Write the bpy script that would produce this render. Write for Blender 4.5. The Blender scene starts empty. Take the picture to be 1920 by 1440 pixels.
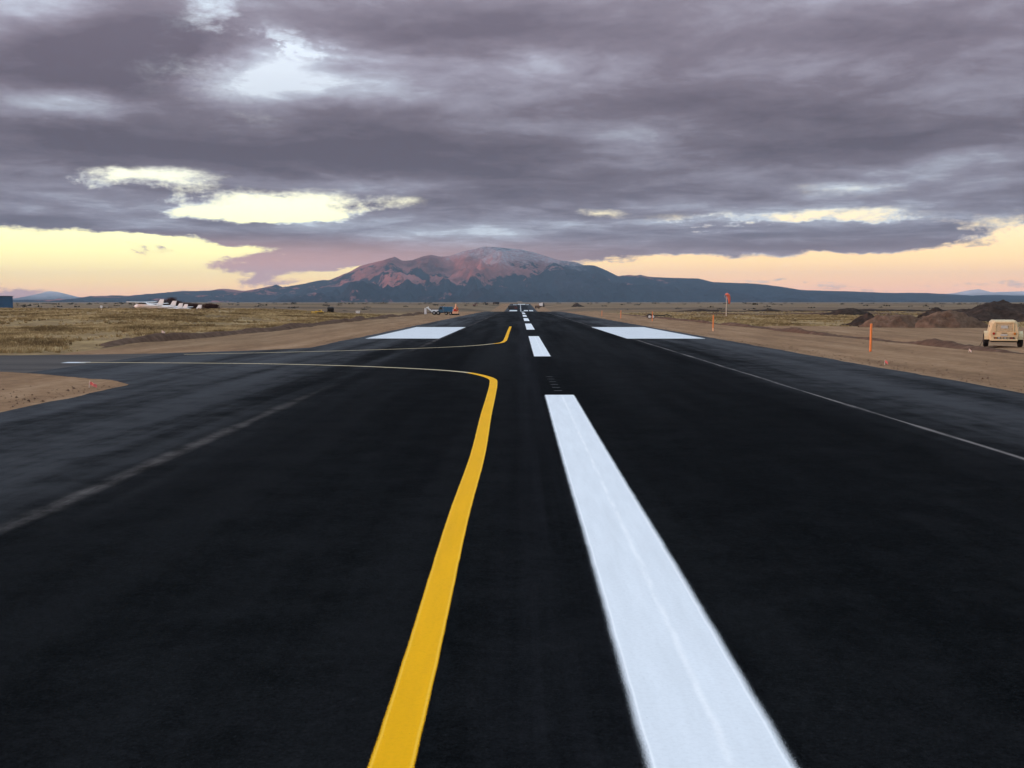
import bpy, math, random
import numpy as np
from mathutils import Vector, Matrix
R = math.radians
random.seed(7)
rng = np.random.default_rng(11)
scene = bpy.context.scene
C = scene.collection

# ------------------------------------------------------------------ camera
F, VPX, EYEY, H = 1900.0, 974.0, 563.0, 3.0       # focal (px of the 1920 wide photo), runway vanishing point, eye level, eye height
YAW = math.atan((VPX - 960) / F)
PITCH = math.atan((720 - EYEY) / F)
cam_d = bpy.data.cameras.new('camera')
cam_d.sensor_width = 36.0
cam_d.lens = 36.0 * F / 1920.0
cam_d.clip_start = 0.1
cam_d.clip_end = 90000
cam = bpy.data.objects.new('camera', cam_d)
C.objects.link(cam)
cam.location = (0, 0, H)
cam.rotation_euler = (R(90) - PITCH, 0, YAW)
scene.camera = cam
CAMROT = cam.rotation_euler.to_matrix()

def ray(px, py):
    d = CAMROT @ Vector(((px - 960) / F, -(py - 720) / F, -1.0))
    return d.normalized()

def azel(px, py):
    d = ray(px, py)
    return math.atan2(d.x, d.y), math.asin(d.z)

# ------------------------------------------------------------------ view / render
scene.view_settings.view_transform = 'Standard'
scene.view_settings.look = 'None'
scene.view_settings.exposure = 0.0
scene.view_settings.gamma = 1.0
scene.render.engine = 'CYCLES'
scene.cycles.use_denoising = True
scene.cycles.use_adaptive_sampling = True
scene.cycles.adaptive_threshold = 0.03
scene.cycles.adaptive_min_samples = 16
scene.cycles.max_bounces = 4
scene.cycles.diffuse_bounces = 2
scene.cycles.glossy_bounces = 2
scene.cycles.volume_bounces = 0
scene.cycles.transparent_max_bounces = 12

# ------------------------------------------------------------------ node helper
class NT:
    def __init__(self, tree):
        self.t = tree; self.n = tree.nodes; self.l = tree.links
    def new(self, typ, **kw):
        n = self.n.new(typ)
        for k, v in kw.items(): setattr(n, k, v)
        return n
    def put(self, sock, v):
        if v is None: return
        if hasattr(v, 'is_output'): self.l.new(v, sock)
        else:
            if isinstance(v, (tuple, list)) and len(v) == 3 and sock.type == 'RGBA': v = (*v, 1)
            sock.default_value = v
    def m(self, op, a, b=None, c=None, clamp=False):
        n = self.new('ShaderNodeMath', operation=op, use_clamp=clamp)
        for i, v in enumerate((a, b, c)): self.put(n.inputs[i], v)
        return n.outputs[0]
    def vm(self, op, a, b=None, s=None):
        n = self.new('ShaderNodeVectorMath', operation=op)
        self.put(n.inputs[0], a); self.put(n.inputs[1], b)
        if s is not None: self.put(n.inputs['Scale'], s)
        return n.outputs[1] if op in ('LENGTH', 'DOT_PRODUCT') else n.outputs[0]
    def comb(self, x=0, y=0, z=0):
        n = self.new('ShaderNodeCombineXYZ')
        for i, v in enumerate((x, y, z)): self.put(n.inputs[i], v)
        return n.outputs[0]
    def sep(self, v):
        n = self.new('ShaderNodeSeparateXYZ'); self.put(n.inputs[0], v)
        return n.outputs
    def noise(self, vec, scale, detail=4, rough=0.5, dist=0.0, color=False, lac=2.0):
        n = self.new('ShaderNodeTexNoise'); n.noise_dimensions = '3D'
        self.put(n.inputs['Vector'], vec); n.inputs['Scale'].default_value = scale
        n.inputs['Detail'].default_value = detail; n.inputs['Roughness'].default_value = rough
        n.inputs['Distortion'].default_value = dist; n.inputs['Lacunarity'].default_value = lac
        return n.outputs['Color'] if color else n.outputs['Fac']
    def rng(self, v, a, b, c=0.0, d=1.0, smooth=False):
        n = self.new('ShaderNodeMapRange', interpolation_type='SMOOTHSTEP' if smooth else 'LINEAR')
        self.put(n.inputs[0], v)
        for i, q in enumerate((a, b, c, d)): self.put(n.inputs[i + 1], q)
        return n.outputs[0]
    def mix(self, f, a, b, blend='MIX'):
        n = self.new('ShaderNodeMix', data_type='RGBA', blend_type=blend)
        self.put(n.inputs[0], f); self.put(n.inputs[6], a); self.put(n.inputs[7], b)
        return n.outputs[2]
    def ramp(self, f, stops):
        n = self.new('ShaderNodeValToRGB'); self.put(n.inputs[0], f)
        e = n.color_ramp.elements
        while len(e) < len(stops): e.new(0.5)
        for i, (p, c) in enumerate(stops):
            e[i].position = p; e[i].color = (*c, 1)
        return n.outputs[0]
    def blob(self, vec, loc, rx, ry, rot=0.0):
        mp = self.new('ShaderNodeMapping', vector_type='TEXTURE'); self.put(mp.inputs[0], vec)
        mp.inputs[1].default_value = (loc[0], loc[1], 0); mp.inputs[2].default_value = (0, 0, rot)
        mp.inputs[3].default_value = (rx, ry, 1)
        g = self.new('ShaderNodeTexGradient', gradient_type='SPHERICAL')
        self.l.new(mp.outputs[0], g.inputs[0])
        return g.outputs['Fac']

def lin(r, g, b):
    f = lambda c: (c / 255 / 12.92) if c / 255 <= 0.04045 else ((c / 255 + 0.055) / 1.055) ** 2.4
    return (f(r), f(g), f(b))

# ------------------------------------------------------------------ sky: low sunset glow under a broken cloud deck
SUN_AZ, SUN_EL = R(-98), R(4.2)
world = bpy.data.worlds.new('World'); scene.world = world
world.use_nodes = True
w = NT(world.node_tree); w.n.clear()
gen = w.new('ShaderNodeTexCoord').outputs['Generated']
dx, dy, dz = w.sep(gen)
az = w.m('ARCTAN2', dx, dy)
el = w.m('ARCSINE', dz)
zc = w.m('ADD', w.m('MAXIMUM', dz, 0.0), 0.065)
P = w.comb(w.m('DIVIDE', dx, zc), w.m('DIVIDE', dy, zc), 0.0)
Pw = w.vm('ADD', P, w.vm('SCALE', w.vm('SUBTRACT', w.noise(P, 1.6, 3, color=True), (0.5, 0.5, 0.5)), s=0.55))
n_big = w.noise(w.vm('ADD', Pw, (3.1, 7.7, 0)), 0.55, 6, 0.52)
n_mid = w.noise(w.vm('ADD', Pw, (11.3, 2.2, 5.0)), 1.25, 5, 0.55)
RAGX, RAGY = 12.7, 9.2
AE = w.comb(az, el, 0.0)
AEs = w.comb(w.m('MULTIPLY', az, 16.0), w.m('MULTIPLY', el, 42.0), 0.0)
wc = w.vm('SUBTRACT', w.noise(AEs, 1.1, 4, 0.68, color=True), (0.5, 0.5, 0.5))
AEw = w.vm('ADD', AE, w.vm('MULTIPLY', wc, (0.045, 0.016, 0.0)))
n_wisp = w.noise(w.vm('ADD', AEs, (4.0, 9.0, 2.0)), 1.7, 6, 0.66)
n_rag = w.noise(w.vm('ADD', w.vm('MULTIPLY', AEs, (0.85, 1.25, 1.0)), (RAGX, RAGY, 1.7)), 0.62, 7, 0.60, 0.35)
n_fine = w.noise(w.vm('ADD', w.vm('MULTIPLY', AEs, (1.4, 0.8, 1.0)), (1.0, 5.0, 7.0)), 6.0, 4, 0.62)

def blobs(items, soft_edge=False):
    tot = None
    for px, py, rx, ry, rot, k in items:
        bl = w.blob(AEw, azel(px, py), rx / F, ry / F, R(rot))
        v = w.rng(bl, 0.0, 1.0, 0.0, k, smooth=True) if soft_edge else w.rng(bl, 0.0, 0.62, 0.0, k, smooth=True)
        tot = v if tot is None else w.m('ADD', tot, v)
    return tot

# cloud cover: full deck above, open strip over the horizon, a few rents and low banks
edge = 0.049
openings = [
    (430, 105, 190, 190, -18, -0.32), (555, 84, 160, 34, -6, -0.66), (400, 26, 56, 46, 0, -0.50),
    (215, 340, 240, 34, 4, -0.95), (400, 394, 200, 56, 0, -1.10), (580, 390, 280, 40, 2, -0.95),
    (110, 480, 440, 96, 0, -1.35), (400, 464, 280, 34, -4, -0.9), (610, 512, 130, 20, 3, -0.8),
    (1560, 416, 170, 38, 4, -0.72), (1370, 416, 180, 28, 0, -0.64), (1110, 405, 90, 22, 0, -0.6), (1600, 358, 180, 26, 0, -0.30),
    (1500, 517, 580, 56, 3, -1.3), (1850, 486, 260, 64, 8, -1.3), (1230, 508, 200, 36, 0, -0.9),
]
banks = [
    (80, 388, 190, 62, -8, 1.7), (225, 392, 130, 54, 20, 1.2), (280, 424, 60, 26, 0, 1.2),
    (500, 439, 350, 34, -4, 2.3), (840, 440, 300, 62, 0, 2.1), (1000, 446, 280, 62, 0, 1.8), (1040, 478, 120, 30, 6, 1.0),
    (1350, 452, 500, 44, 0, 1.7), (1680, 448, 330, 34, -6, 1.0),
    (545, 490, 280, 27, 3, 2.4), (720, 480, 190, 36, 0, 2.0), (525, 523, 95, 17, 4, 1.7), (255, 466, 44, 15, -25, 1.9), (296, 466, 36, 13, -15, 1.8),
    (30, 538, 120, 28, 6, 1.7), (145, 528, 26, 10, 0, 1.7), (250, 553, 460, 18, 0, 1.5), (1560, 537, 540, 17, 1, 1.8), (1780, 527, 130, 15, 0, 1.1), (1420, 524, 90, 13, 0, 1.0),
]
O = blobs(openings)
torn = w.m('ADD', w.m('MINIMUM', w.m('MULTIPLY', O, -1.0), 1.0), w.rng(el, R(3.2), R(5.0), 1.0, 0.0, smooth=True), clamp=True)
D = w.rng(el, edge - 0.034, edge + 0.040, -1.30, 0.95)
D = w.m('ADD', D, w.m('MULTIPLY', w.m('SUBTRACT', n_mid, 0.5), 0.8))
D = w.m('ADD', D, w.m('MULTIPLY', w.m('SUBTRACT', n_wisp, 0.5), w.m('MULTIPLY_ADD', torn, 1.6, 0.8)))
D = w.m('ADD', D, w.m('MULTIPLY', w.m('SUBTRACT', n_rag, 0.5), w.m('MULTIPLY', torn, 6.5)))
D = w.m('ADD', D, w.m('MULTIPLY', w.m('SUBTRACT', n_fine, 0.5), w.m('MULTIPLY_ADD', torn, 1.2, 0.2)))
D = w.m('ADD', D, w.m('ADD', O, blobs(banks)))
soft = w.rng(el, R(3.5), R(9.0), 0.0, 1.0, smooth=True)
cover = w.rng(D, w.m('MULTIPLY_ADD', soft, -0.55, -0.60), w.m('MULTIPLY_ADD', soft, 0.10, 0.72), 0, 1, smooth=True)

# brightness inside the deck
B = w.m('ADD', 0.41, w.m('MULTIPLY', w.m('SUBTRACT', n_big, 0.5), 1.25))
B = w.m('ADD', B, w.m('MULTIPLY', w.m('SUBTRACT', n_mid, 0.5), 0.55))
nl1 = w.noise(w.vm('ADD', Pw, (21.0, 4.0, 3.0)), 1.9, 6, 0.60)
nl2 = w.noise(w.vm('ADD', w.vm('SCALE', Pw, s=1.045), (21.0, 4.0, 3.0)), 1.9, 5, 0.60)
B = w.m('ADD', B, w.m('MULTIPLY', w.m('SUBTRACT', nl1, nl2), 0.62))
B = w.m('ADD', B, w.m('MULTIPLY', w.m('SUBTRACT', nl1, 0.5), 0.26))
B = w.m('ADD', B, w.m('MULTIPLY', w.m('SUBTRACT', n_wisp, 0.5), 0.34))
bright_blobs = [
    (210, 110, 300, 90, 6, -0.75), (330, 60, 200, 90, 0, -0.35), (60, 30, 160, 90, 0, 0.15), (880, 60, 420, 60, 0, -0.40),
    (640, 150, 420, 90, 0, 0.50), (470, 140, 200, 130, 0, 0.40), (110, 195, 200, 40, 0, 0.50), (1010, 130, 260, 60, -6, 0.40),
    (600, 285, 700, 60, 0, -0.55), (150, 270, 260, 60, 0, -0.3), (1560, 250, 380, 110, 0, -0.40), (1300, 180, 420, 60, 0, -0.2), (1700, 60, 360, 70, 0, -0.35),
    (1180, 260, 150, 40, 0, 0.35), (700, 350, 340, 30, 0, 0.25), (1580, 355, 150, 26, 0, 0.40), (1800, 310, 160, 40, 0, 0.25),
    (880, 425, 380, 44, 0, 0.50), (1500, 405, 460, 36, 0, 0.45), (600, 412, 90, 20, 0, 0.35), (1090, 480, 260, 16, 0, -0.3), (1500, 462, 400, 14, 0, -0.35),
    (60, 360, 160, 40, 0, 0.2), (60, 410, 160, 24, 0, -0.3),
]
B = w.m('ADD', B, blobs(bright_blobs, True))
thin = w.m('MULTIPLY', w.rng(D, 0.2, 0.9, 0.34, 0.0, smooth=True), torn)
B = w.m('ADD', B, thin)
deck = w.ramp(B, [(0.0, lin(99, 91, 104)), (0.32, lin(119, 111, 124)), (0.62, lin(148, 144, 159)), (0.85, lin(178, 182, 196)), (1.0, lin(214, 222, 233))])
warm_low = w.rng(el, R(1.9), R(3.9), 1.0, 0.0, smooth=True)
pink_side = w.rng(az, R(12), R(-14), 0.25, 1.0, smooth=True)
deck = w.mix(w.m('MULTIPLY', w.m('MULTIPLY', warm_low, pink_side), 0.92), deck, lin(226, 170, 160))
# added zenith boost and tint, mostly above the view, to light ground and paint
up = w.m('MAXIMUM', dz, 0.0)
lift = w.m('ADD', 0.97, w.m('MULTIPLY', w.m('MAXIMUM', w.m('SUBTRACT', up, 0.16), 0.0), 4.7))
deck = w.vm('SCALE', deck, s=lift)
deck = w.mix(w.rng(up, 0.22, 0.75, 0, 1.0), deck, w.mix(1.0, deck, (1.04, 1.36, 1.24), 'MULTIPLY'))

# clear sky seen through the gaps
nish = w.new('ShaderNodeTexSky', sky_type='NISHITA')
nish.sun_disc = False; nish.sun_elevation = SUN_EL; nish.sun_rotation = SUN_AZ; nish.air_density = 1.2; nish.dust_density = 2.0
left_c = w.ramp(w.rng(el, 0.0, 0.30), [(0.0, lin(246, 178, 138)), (0.06, lin(255, 214, 138)), (0.16, lin(255, 246, 172)), (0.30, lin(255, 252, 218)), (0.62, lin(236, 243, 248)), (1.0, lin(214, 230, 246))])
right_c = w.ramp(w.rng(el, 0.0, 0.30), [(0.0, lin(242, 172, 144)), (0.06, lin(253, 194, 138)), (0.13, lin(255, 214, 148)), (0.30, lin(252, 240, 200)), (0.62, lin(230, 238, 246)), (1.0, lin(210, 226, 244))])
clear = w.mix(w.rng(az, R(-14), R(10), 0, 1, smooth=True), left_c, right_c)
clear = w.vm('ADD', w.vm('SCALE', clear, s=w.rng(el, R(0.5), R(9.0), 1.62, 1.15)), w.vm('SCALE', nish.outputs[0], s=0.006))
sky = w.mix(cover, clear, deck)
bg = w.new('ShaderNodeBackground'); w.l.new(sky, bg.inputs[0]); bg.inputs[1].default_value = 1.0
wo = w.new('ShaderNodeOutputWorld'); w.l.new(bg.outputs[0], wo.inputs[0])
world.cycles.sampling_method = 'MANUAL'; world.cycles.sample_map_resolution = 1024

# ------------------------------------------------------------------ sun: last warm light from low on the left
sun_d = bpy.data.lights.new('sun', 'SUN'); sun_d.energy = 3.4; sun_d.angle = R(3); sun_d.color = (1.0, 0.58, 0.47)
sun = bpy.data.objects.new('sun', sun_d); C.objects.link(sun)
sd = Vector((math.sin(SUN_AZ) * math.cos(SUN_EL), math.cos(SUN_AZ) * math.cos(SUN_EL), math.sin(SUN_EL)))
sun.rotation_euler = (-sd).to_track_quat('-Z', 'Y').to_euler()
sun.location = (0, 0, 60)

# ------------------------------------------------------------------ numpy noise
_perm = rng.permutation(512)
_vals = rng.random(512) * 2 - 1
def vnoise(x, y, seed=0):
    xi = np.floor(x).astype(int); yi = np.floor(y).astype(int)
    xf = x - xi; yf = y - yi
    u = xf * xf * xf * (xf * (xf * 6 - 15) + 10); v = yf * yf * yf * (yf * (yf * 6 - 15) + 10)
    def g(a, b): return _vals[(_perm[(_perm[(a + seed * 17) & 511] + b + seed * 31) & 511])]
    return (g(xi, yi) * (1 - u) + g(xi + 1, yi) * u) * (1 - v) + (g(xi, yi + 1) * (1 - u) + g(xi + 1, yi + 1) * u) * v
def fbm(x, y, o=4, seed=0, gain=0.5):
    t = 0; a = 1.0; s = 0
    for i in range(o):
        t = t + a * vnoise(x * 2 ** i + 13.7 * i, y * 2 ** i - 7.3 * i, seed + i); s += a; a *= gain
    return t / s
def ridged(x, y, o=5, seed=0, gain=0.55):
    t = 0; a = 1.0; s = 0
    for i in range(o):
        t = t + a * (1 - np.abs(vnoise(x * 2 ** i + 5.1 * i, y * 2 ** i + 9.2 * i, seed + i)) * 1.6); s += a; a *= gain
    return t / s
def sst(a, b, x):
    t = np.clip((np.asarray(x, float) - a) / (b - a), 0, 1); return t * t * (3 - 2 * t)

# ------------------------------------------------------------------ terrain
RC, RH = 1.32, 15.8                    # runway centre line and half width
_py = np.arange(-400, 4000, 10.0)
_pz = np.interp(_py, [-400, 380, 470, 650, 800, 1000, 1300, 1600, 1750, 4000], [1.48, -1.406, -2.1, -6.6, -8.4, -7.5, -5.2, -2.9, -3.0, -7.0])
_k = np.exp(-0.5 * (np.arange(-6, 7) / 2.5) ** 2); _k /= _k.sum()
_pzs = np.convolve(np.pad(_pz, 6, mode='edge'), _k, mode='valid')
_pzs[_py < 330] = _pz[_py < 330]
def rp(y): return np.interp(y, _py, _pzs)

def terrain(x, y):
    x = np.asarray(x, float); y = np.asarray(y, float)
    ax = np.abs(x - RC)
    base = rp(np.minimum(y, 3900))
    far = -0.35 - 0.0016 * np.maximum(y, -300)
    dip = np.minimum(0, base + 0.0037 * np.clip(y, 0, 3000)) * np.exp(-((ax - 28) / 240).clip(0) ** 2) * (y < 3000)
    field = far + 0.75 * dip
    k = sst(26, 60, ax)
    z = base * (1 - k) + field * k
    z = np.where(y > 3900, far, z)
    # left: grass rising to a low brow, falling behind it
    L = sst(-24, -62, x)
    z = z + L * (1.40 * sst(55, 190, y) * (1 - sst(222, 285, y)) - 0.9 * sst(262, 335, y) * (1 - sst(420, 640, y)))
    # bank between graded shoulder and grass
    z = z + 0.32 * sst(-27.0, -28.6, x) * sst(66, 74, y) * (1 - sst(400, 600, y))
    z = z + 0.18 * sst(30.2, 31.6, x) * sst(40, 60, y) * (1 - sst(400, 600, y))
    # roughness away from the pavement
    q = sst(19, 34, ax) * (1 - sst(1500, 6000, y))
    z = z + q * (0.09 * fbm(x / 6.0, y / 9.0, 3, 3) + 0.30 * fbm(x / 60.0, y / 45.0, 3, 9) * sst(40, 120, ax))
    # low swells farther out, which give the plain its streaks
    z = z + sst(60, 220, ax) * sst(260, 420, y) * (1 - sst(1200, 2500, y)) * 0.8 * fbm(x / 260.0, y / 85.0, 3, 21)
    # small drainage cut on the right
    z = z - 0.9 * np.exp(-((y - 300 - 8 * fbm(x / 40.0, y * 0 + 2.0, 2, 5)) / 7.0) ** 2) * sst(42, 60, x) * (1 - sst(300, 400, x))
    # taxiway pad on the left stays level with the runway
    pad = sst(36, 41, y) * (1 - sst(66, 71, y)) * sst(-13, -16, x)
    z = z * (1 - pad) + pad * np.minimum(z, rp(y) - 0.03)
    return np.where(ax < RH + 0.6, rp(np.minimum(y, 3900)) - 0.035, np.where(ax < 21, np.minimum(z, rp(np.minimum(y, 3900)) - 0.035), z))

def hit(px, py, rmax=4000.0):
    """world point where the sight line through a photo pixel meets the terrain"""
    d = ray(px, py)
    t = np.geomspace(4, rmax, 6000)
    x = d.x * t; y = d.y * t; zz = H + d.z * t
    below = np.nonzero(zz <= terrain(x, y))[0]
    i = below[0] if len(below) else len(t) - 1
    return Vector((x[i], y[i], float(terrain(x[i], y[i]))))
def at_depth(px, Y):
    """ground point on the vertical plane of the photo column px at forward distance Y"""
    d = ray(px, EYEY); x = d.x / d.y * Y
    return Vector((x, Y, float(terrain(x, Y))))

# ------------------------------------------------------------------ materials
MATS = {}
def mat(name):
    m = bpy.data.materials.new(name); m.use_nodes = True
    t = NT(m.node_tree); t.n.clear()
    out = t.new('ShaderNodeOutputMaterial'); b = t.new('ShaderNodeBsdfPrincipled')
    t.l.new(b.outputs[0], out.inputs[0]); MATS[name] = m
    return m, t, b, out
def objco(t): return t.new('ShaderNodeTexCoord').outputs['Object']
def bump(t, b, hgt, strength=0.3, dist=0.02):
    n = t.new('ShaderNodeBump'); n.inputs['Strength'].default_value = strength; n.inputs['Distance'].default_value = dist
    t.l.new(hgt, n.inputs['Height']); t.l.new(n.outputs[0], b.inputs['Normal'])
def plain(name, col, rough=0.5, metal=0.0, var=0.12, scale=3.0, spec=0.4, dirt=None):
    m, t, b, o = mat(name)
    co = objco(t); n = t.noise(co, scale, 5, 0.6)
    c = t.mix(t.rng(n, 0.3, 0.7), tuple(v * (1 - var) for v in col), tuple(min(1, v * (1 + var)) for v in col))
    if dirt:
        c = t.mix(t.rng(t.noise(co, scale * 0.7, 6, 0.7), 0.5, 0.72, 0, 0.6), c, dirt)
    t.put(b.inputs['Base Color'], c); b.inputs['Roughness'].default_value = rough
    b.inputs['Metallic'].default_value = metal; b.inputs['Specular IOR Level'].default_value = spec
    return m

DIRT = (0.248, 0.148, 0.082)
# ground: dry grass and graded soil, mask from a vertex attribute broken up by noise
m, t, b, o = mat('ground')
co = objco(t)
at = t.new('ShaderNodeAttribute', attribute_name='soil').outputs['Fac']
at2 = t.new('ShaderNodeAttribute', attribute_name='farness').outputs['Fac']
n1 = t.noise(co, 0.35, 6, 0.65); n2 = t.noise(co, 2.2, 5, 0.6); n3 = t.noise(co, 0.035, 5, 0.6)
# long streaks across the view (grazing cuts, mown strips, swales)
strk = t.noise(t.vm('MULTIPLY', co, (0.012, 0.05, 0.0)), 1.0, 6, 0.65)
g = t.ramp(t.m('ADD', t.m('MULTIPLY', n1, 0.55), t.m('MULTIPLY', strk, 0.45)), [(0.34, (0.085, 0.054, 0.030)), (0.46, (0.20, 0.132, 0.066)), (0.56, (0.35, 0.245, 0.120)), (0.68, (0.50, 0.37, 0.19))])
g = t.mix(t.rng(n2, 0.35, 0.7, 0.0, 0.5), g, (0.17, 0.12, 0.06))
gfar = t.ramp(t.noise(t.vm('MULTIPLY', co, (0.0016, 0.006, 0.0)), 1.0, 7, 0.68), [(0.32, (0.075, 0.052, 0.036)), (0.45, (0.135, 0.093, 0.060)), (0.57, (0.215, 0.150, 0.090)), (0.70, (0.12, 0.085, 0.055))])
g = t.mix(at2, g, gfar)
s = t.ramp(t.m('ADD', t.m('MULTIPLY', t.noise(t.vm('MULTIPLY', co, (0.5, 0.06, 0.3)), 1.0, 6, 0.6), 0.6), t.m('MULTIPLY', n2, 0.4)), [(0.36, (0.165, 0.098, 0.056)), (0.5, DIRT), (0.64, (0.33, 0.215, 0.13))])
mask = t.rng(t.m('ADD', at, t.m('MULTIPLY', t.m('SUBTRACT', n1, 0.5), 0.9)), 0.38, 0.62, smooth=True)
t.put(b.inputs['Base Color'], t.mix(mask, g, s)); b.inputs['Roughness'].default_value = 0.95; b.inputs['Specular IOR Level'].default_value = 0.1
bump(t, b, t.noise(co, 3.5, 6, 0.65), 0.7, 0.12)

# new asphalt with paving lanes, dusty outer lanes, seams, scuffs and a painted far sheen
m, t, b, o = mat('asphalt')
co = objco(t); X, Y, Z = t.sep(co)
cx = t.m('SUBTRACT', X, RC); acx = t.m('ABSOLUTE', cx)
lane = t.noise(t.vm('MULTIPLY', co, (0.85, 0.012, 0.0)), 1.0, 5, 0.6)
patch = t.noise(co, 0.9, 6, 0.7)
lane2 = t.noise(t.vm('MULTIPLY', co, (0.28, 0.02, 0.0)), 1.0, 5, 0.65)
dust_sheen_n = t.noise(t.vm('ADD', t.vm('MULTIPLY', co, (0.42, 0.022, 0.0)), (9.0, 2.0, 0)), 1.0, 6, 0.66)
outer = t.rng(t.m('ADD', acx, t.m('MULTIPLY', t.m('SUBTRACT', lane2, 0.5), 5.0)), 7.0, 11.5, smooth=True)
far_sheen = t.rng(Y, 25.0, 160.0, 0.10, 0.42)  # grazing sheen growing with distance, put into the colour
outer = t.m('ADD', outer, t.m('MULTIPLY', t.rng(acx, 11.5, 15.5, smooth=True), 0.35))
dust_sheen = t.m('MULTIPLY', t.m('ADD', t.m('MULTIPLY', outer, 0.80), far_sheen), t.rng(t.m('ADD', t.m('ADD', t.m('MULTIPLY', dust_sheen_n, 0.5), t.m('MULTIPLY', lane, 0.2)), t.m('MULTIPLY', patch, 0.3)), t.rng(acx, 10.0, 15.5, 0.40, 0.30), 0.60, 0.12, 1.0, smooth=True))
seam_w = t.rng(t.noise(t.vm('MULTIPLY', co, (0.0, 0.16, 0.0)), 1.0, 5, 0.6), 0.3, 0.7, 0.04, 0.24)
seam_r = t.m('ABSOLUTE', t.m('SUBTRACT', t.m('ADD', cx, t.m('MULTIPLY', t.m('SUBTRACT', t.noise(t.vm('MULTIPLY', co, (0.0, 0.05, 0.0)), 1.0, 2), 0.5), 0.25)), 8.5))
seam_l = t.m('ABSOLUTE', t.m('ADD', t.m('ADD', cx, t.m('MULTIPLY', t.m('SUBTRACT', t.noise(t.vm('MULTIPLY', co, (0.0, 0.045, 0.0)), 1.0, 2), 0.5), 0.3)), 8.25))
breakup = t.rng(t.noise(t.vm('MULTIPLY', co, (1.2, 0.20, 0.0)), 1.0, 5, 0.7), 0.36, 0.6, 0.15, 1.0, smooth=True)
sr = t.m('MULTIPLY', t.rng(seam_r, 0.0, t.m('MULTIPLY', seam_w, 0.8), 1.0, 0.0, smooth=True), breakup)
sl = t.m('MULTIPLY', t.m('MULTIPLY', t.rng(seam_l, 0.0, t.m('MULTIPLY_ADD', seam_w, 1.7, 0.06), 1.0, 0.0, smooth=True), breakup), t.rng(patch, 0.38, 0.62, 0.10, 0.55))
gap = t.rng(Y, 58.0, 66.0, 0.0, 1.0)
sl = t.m('MULTIPLY', sl, t.rng(t.m('ABSOLUTE', t.m('SUBTRACT', Y, 48.0)), 9.0, 28.0, 0.0, 1.0))
midj = t.m('MULTIPLY', t.rng(t.m('ABSOLUTE', t.m('ADD', cx, 0.95)), 0.0, 0.9, 0.35, 0.0, smooth=True), t.rng(lane, 0.35, 0.65))
speck = t.noise(co, 55.0, 3, 0.7)
micro = t.noise(co, 160.0, 2, 0.6)
mott = t.noise(co, 9.0, 6, 0.78)
chip = t.noise(co, 30.0, 4, 0.8)
c = t.mix(t.m('ADD', t.m('MULTIPLY', t.rng(lane, 0.32, 0.68), 0.5), t.m('MULTIPLY', t.rng(patch, 0.32, 0.68), 0.5)), (0.0030, 0.0038, 0.0044), (0.0058, 0.0068, 0.0080))
c = t.mix(t.rng(speck, 0.55, 0.76, 0, 0.6), c, (0.019, 0.021, 0.024))
c = t.mix(t.rng(mott, 0.46, 0.66, 0, 0.55), c, (0.0120, 0.0135, 0.0158))
c = t.mix(1.0, c, t.ramp(chip, [(0.34, (0.30, 0.30, 0.31)), (0.5, (0.95, 0.95, 0.95)), (0.62, (1.0, 1.0, 1.0))]), 'MULTIPLY')
c = t.mix(t.rng(chip, 0.60, 0.74, 0, 0.55), c, (0.030, 0.032, 0.035))
c = t.mix(t.m('MULTIPLY', dust_sheen, 0.62), c, (0.090, 0.094, 0.104))  # outer-lane dust plus the painted distance sheen
c = t.mix(midj, c, (0.038, 0.040, 0.050))
c = t.mix(t.m('MULTIPLY', t.m('ADD', sr, sl, clamp=True), 0.55), c, (0.33, 0.30, 0.29))
t.put(b.inputs['Base Color'], c)
t.put(b.inputs['Roughness'], t.m('ADD', 0.72, t.m('MULTIPLY', lane, 0.2)))
b.inputs['Specular IOR Level'].default_value = 0.003
bump(t, b, t.m('ADD', t.m('ADD', micro, t.m('MULTIPLY', speck, 0.8)), chip), 0.7, 0.010)

# older taxiway pavement
m, t, b, o = mat('old_asphalt')
co = objco(t)
n = t.noise(t.vm('MULTIPLY', co, (0.06, 0.5, 0.0)), 1.0, 6, 0.65)
c = t.ramp(n, [(0.3, (0.024, 0.022, 0.022)), (0.5, (0.046, 0.042, 0.040)), (0.7, (0.085, 0.074, 0.066))])
t.put(b.inputs['Base Color'], c); b.inputs['Roughness'].default_value = 0.85; b.inputs['Specular IOR Level'].default_value = 0.25
bump(t, b, t.noise(co, 60, 4, 0.6), 0.4, 0.006)

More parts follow.
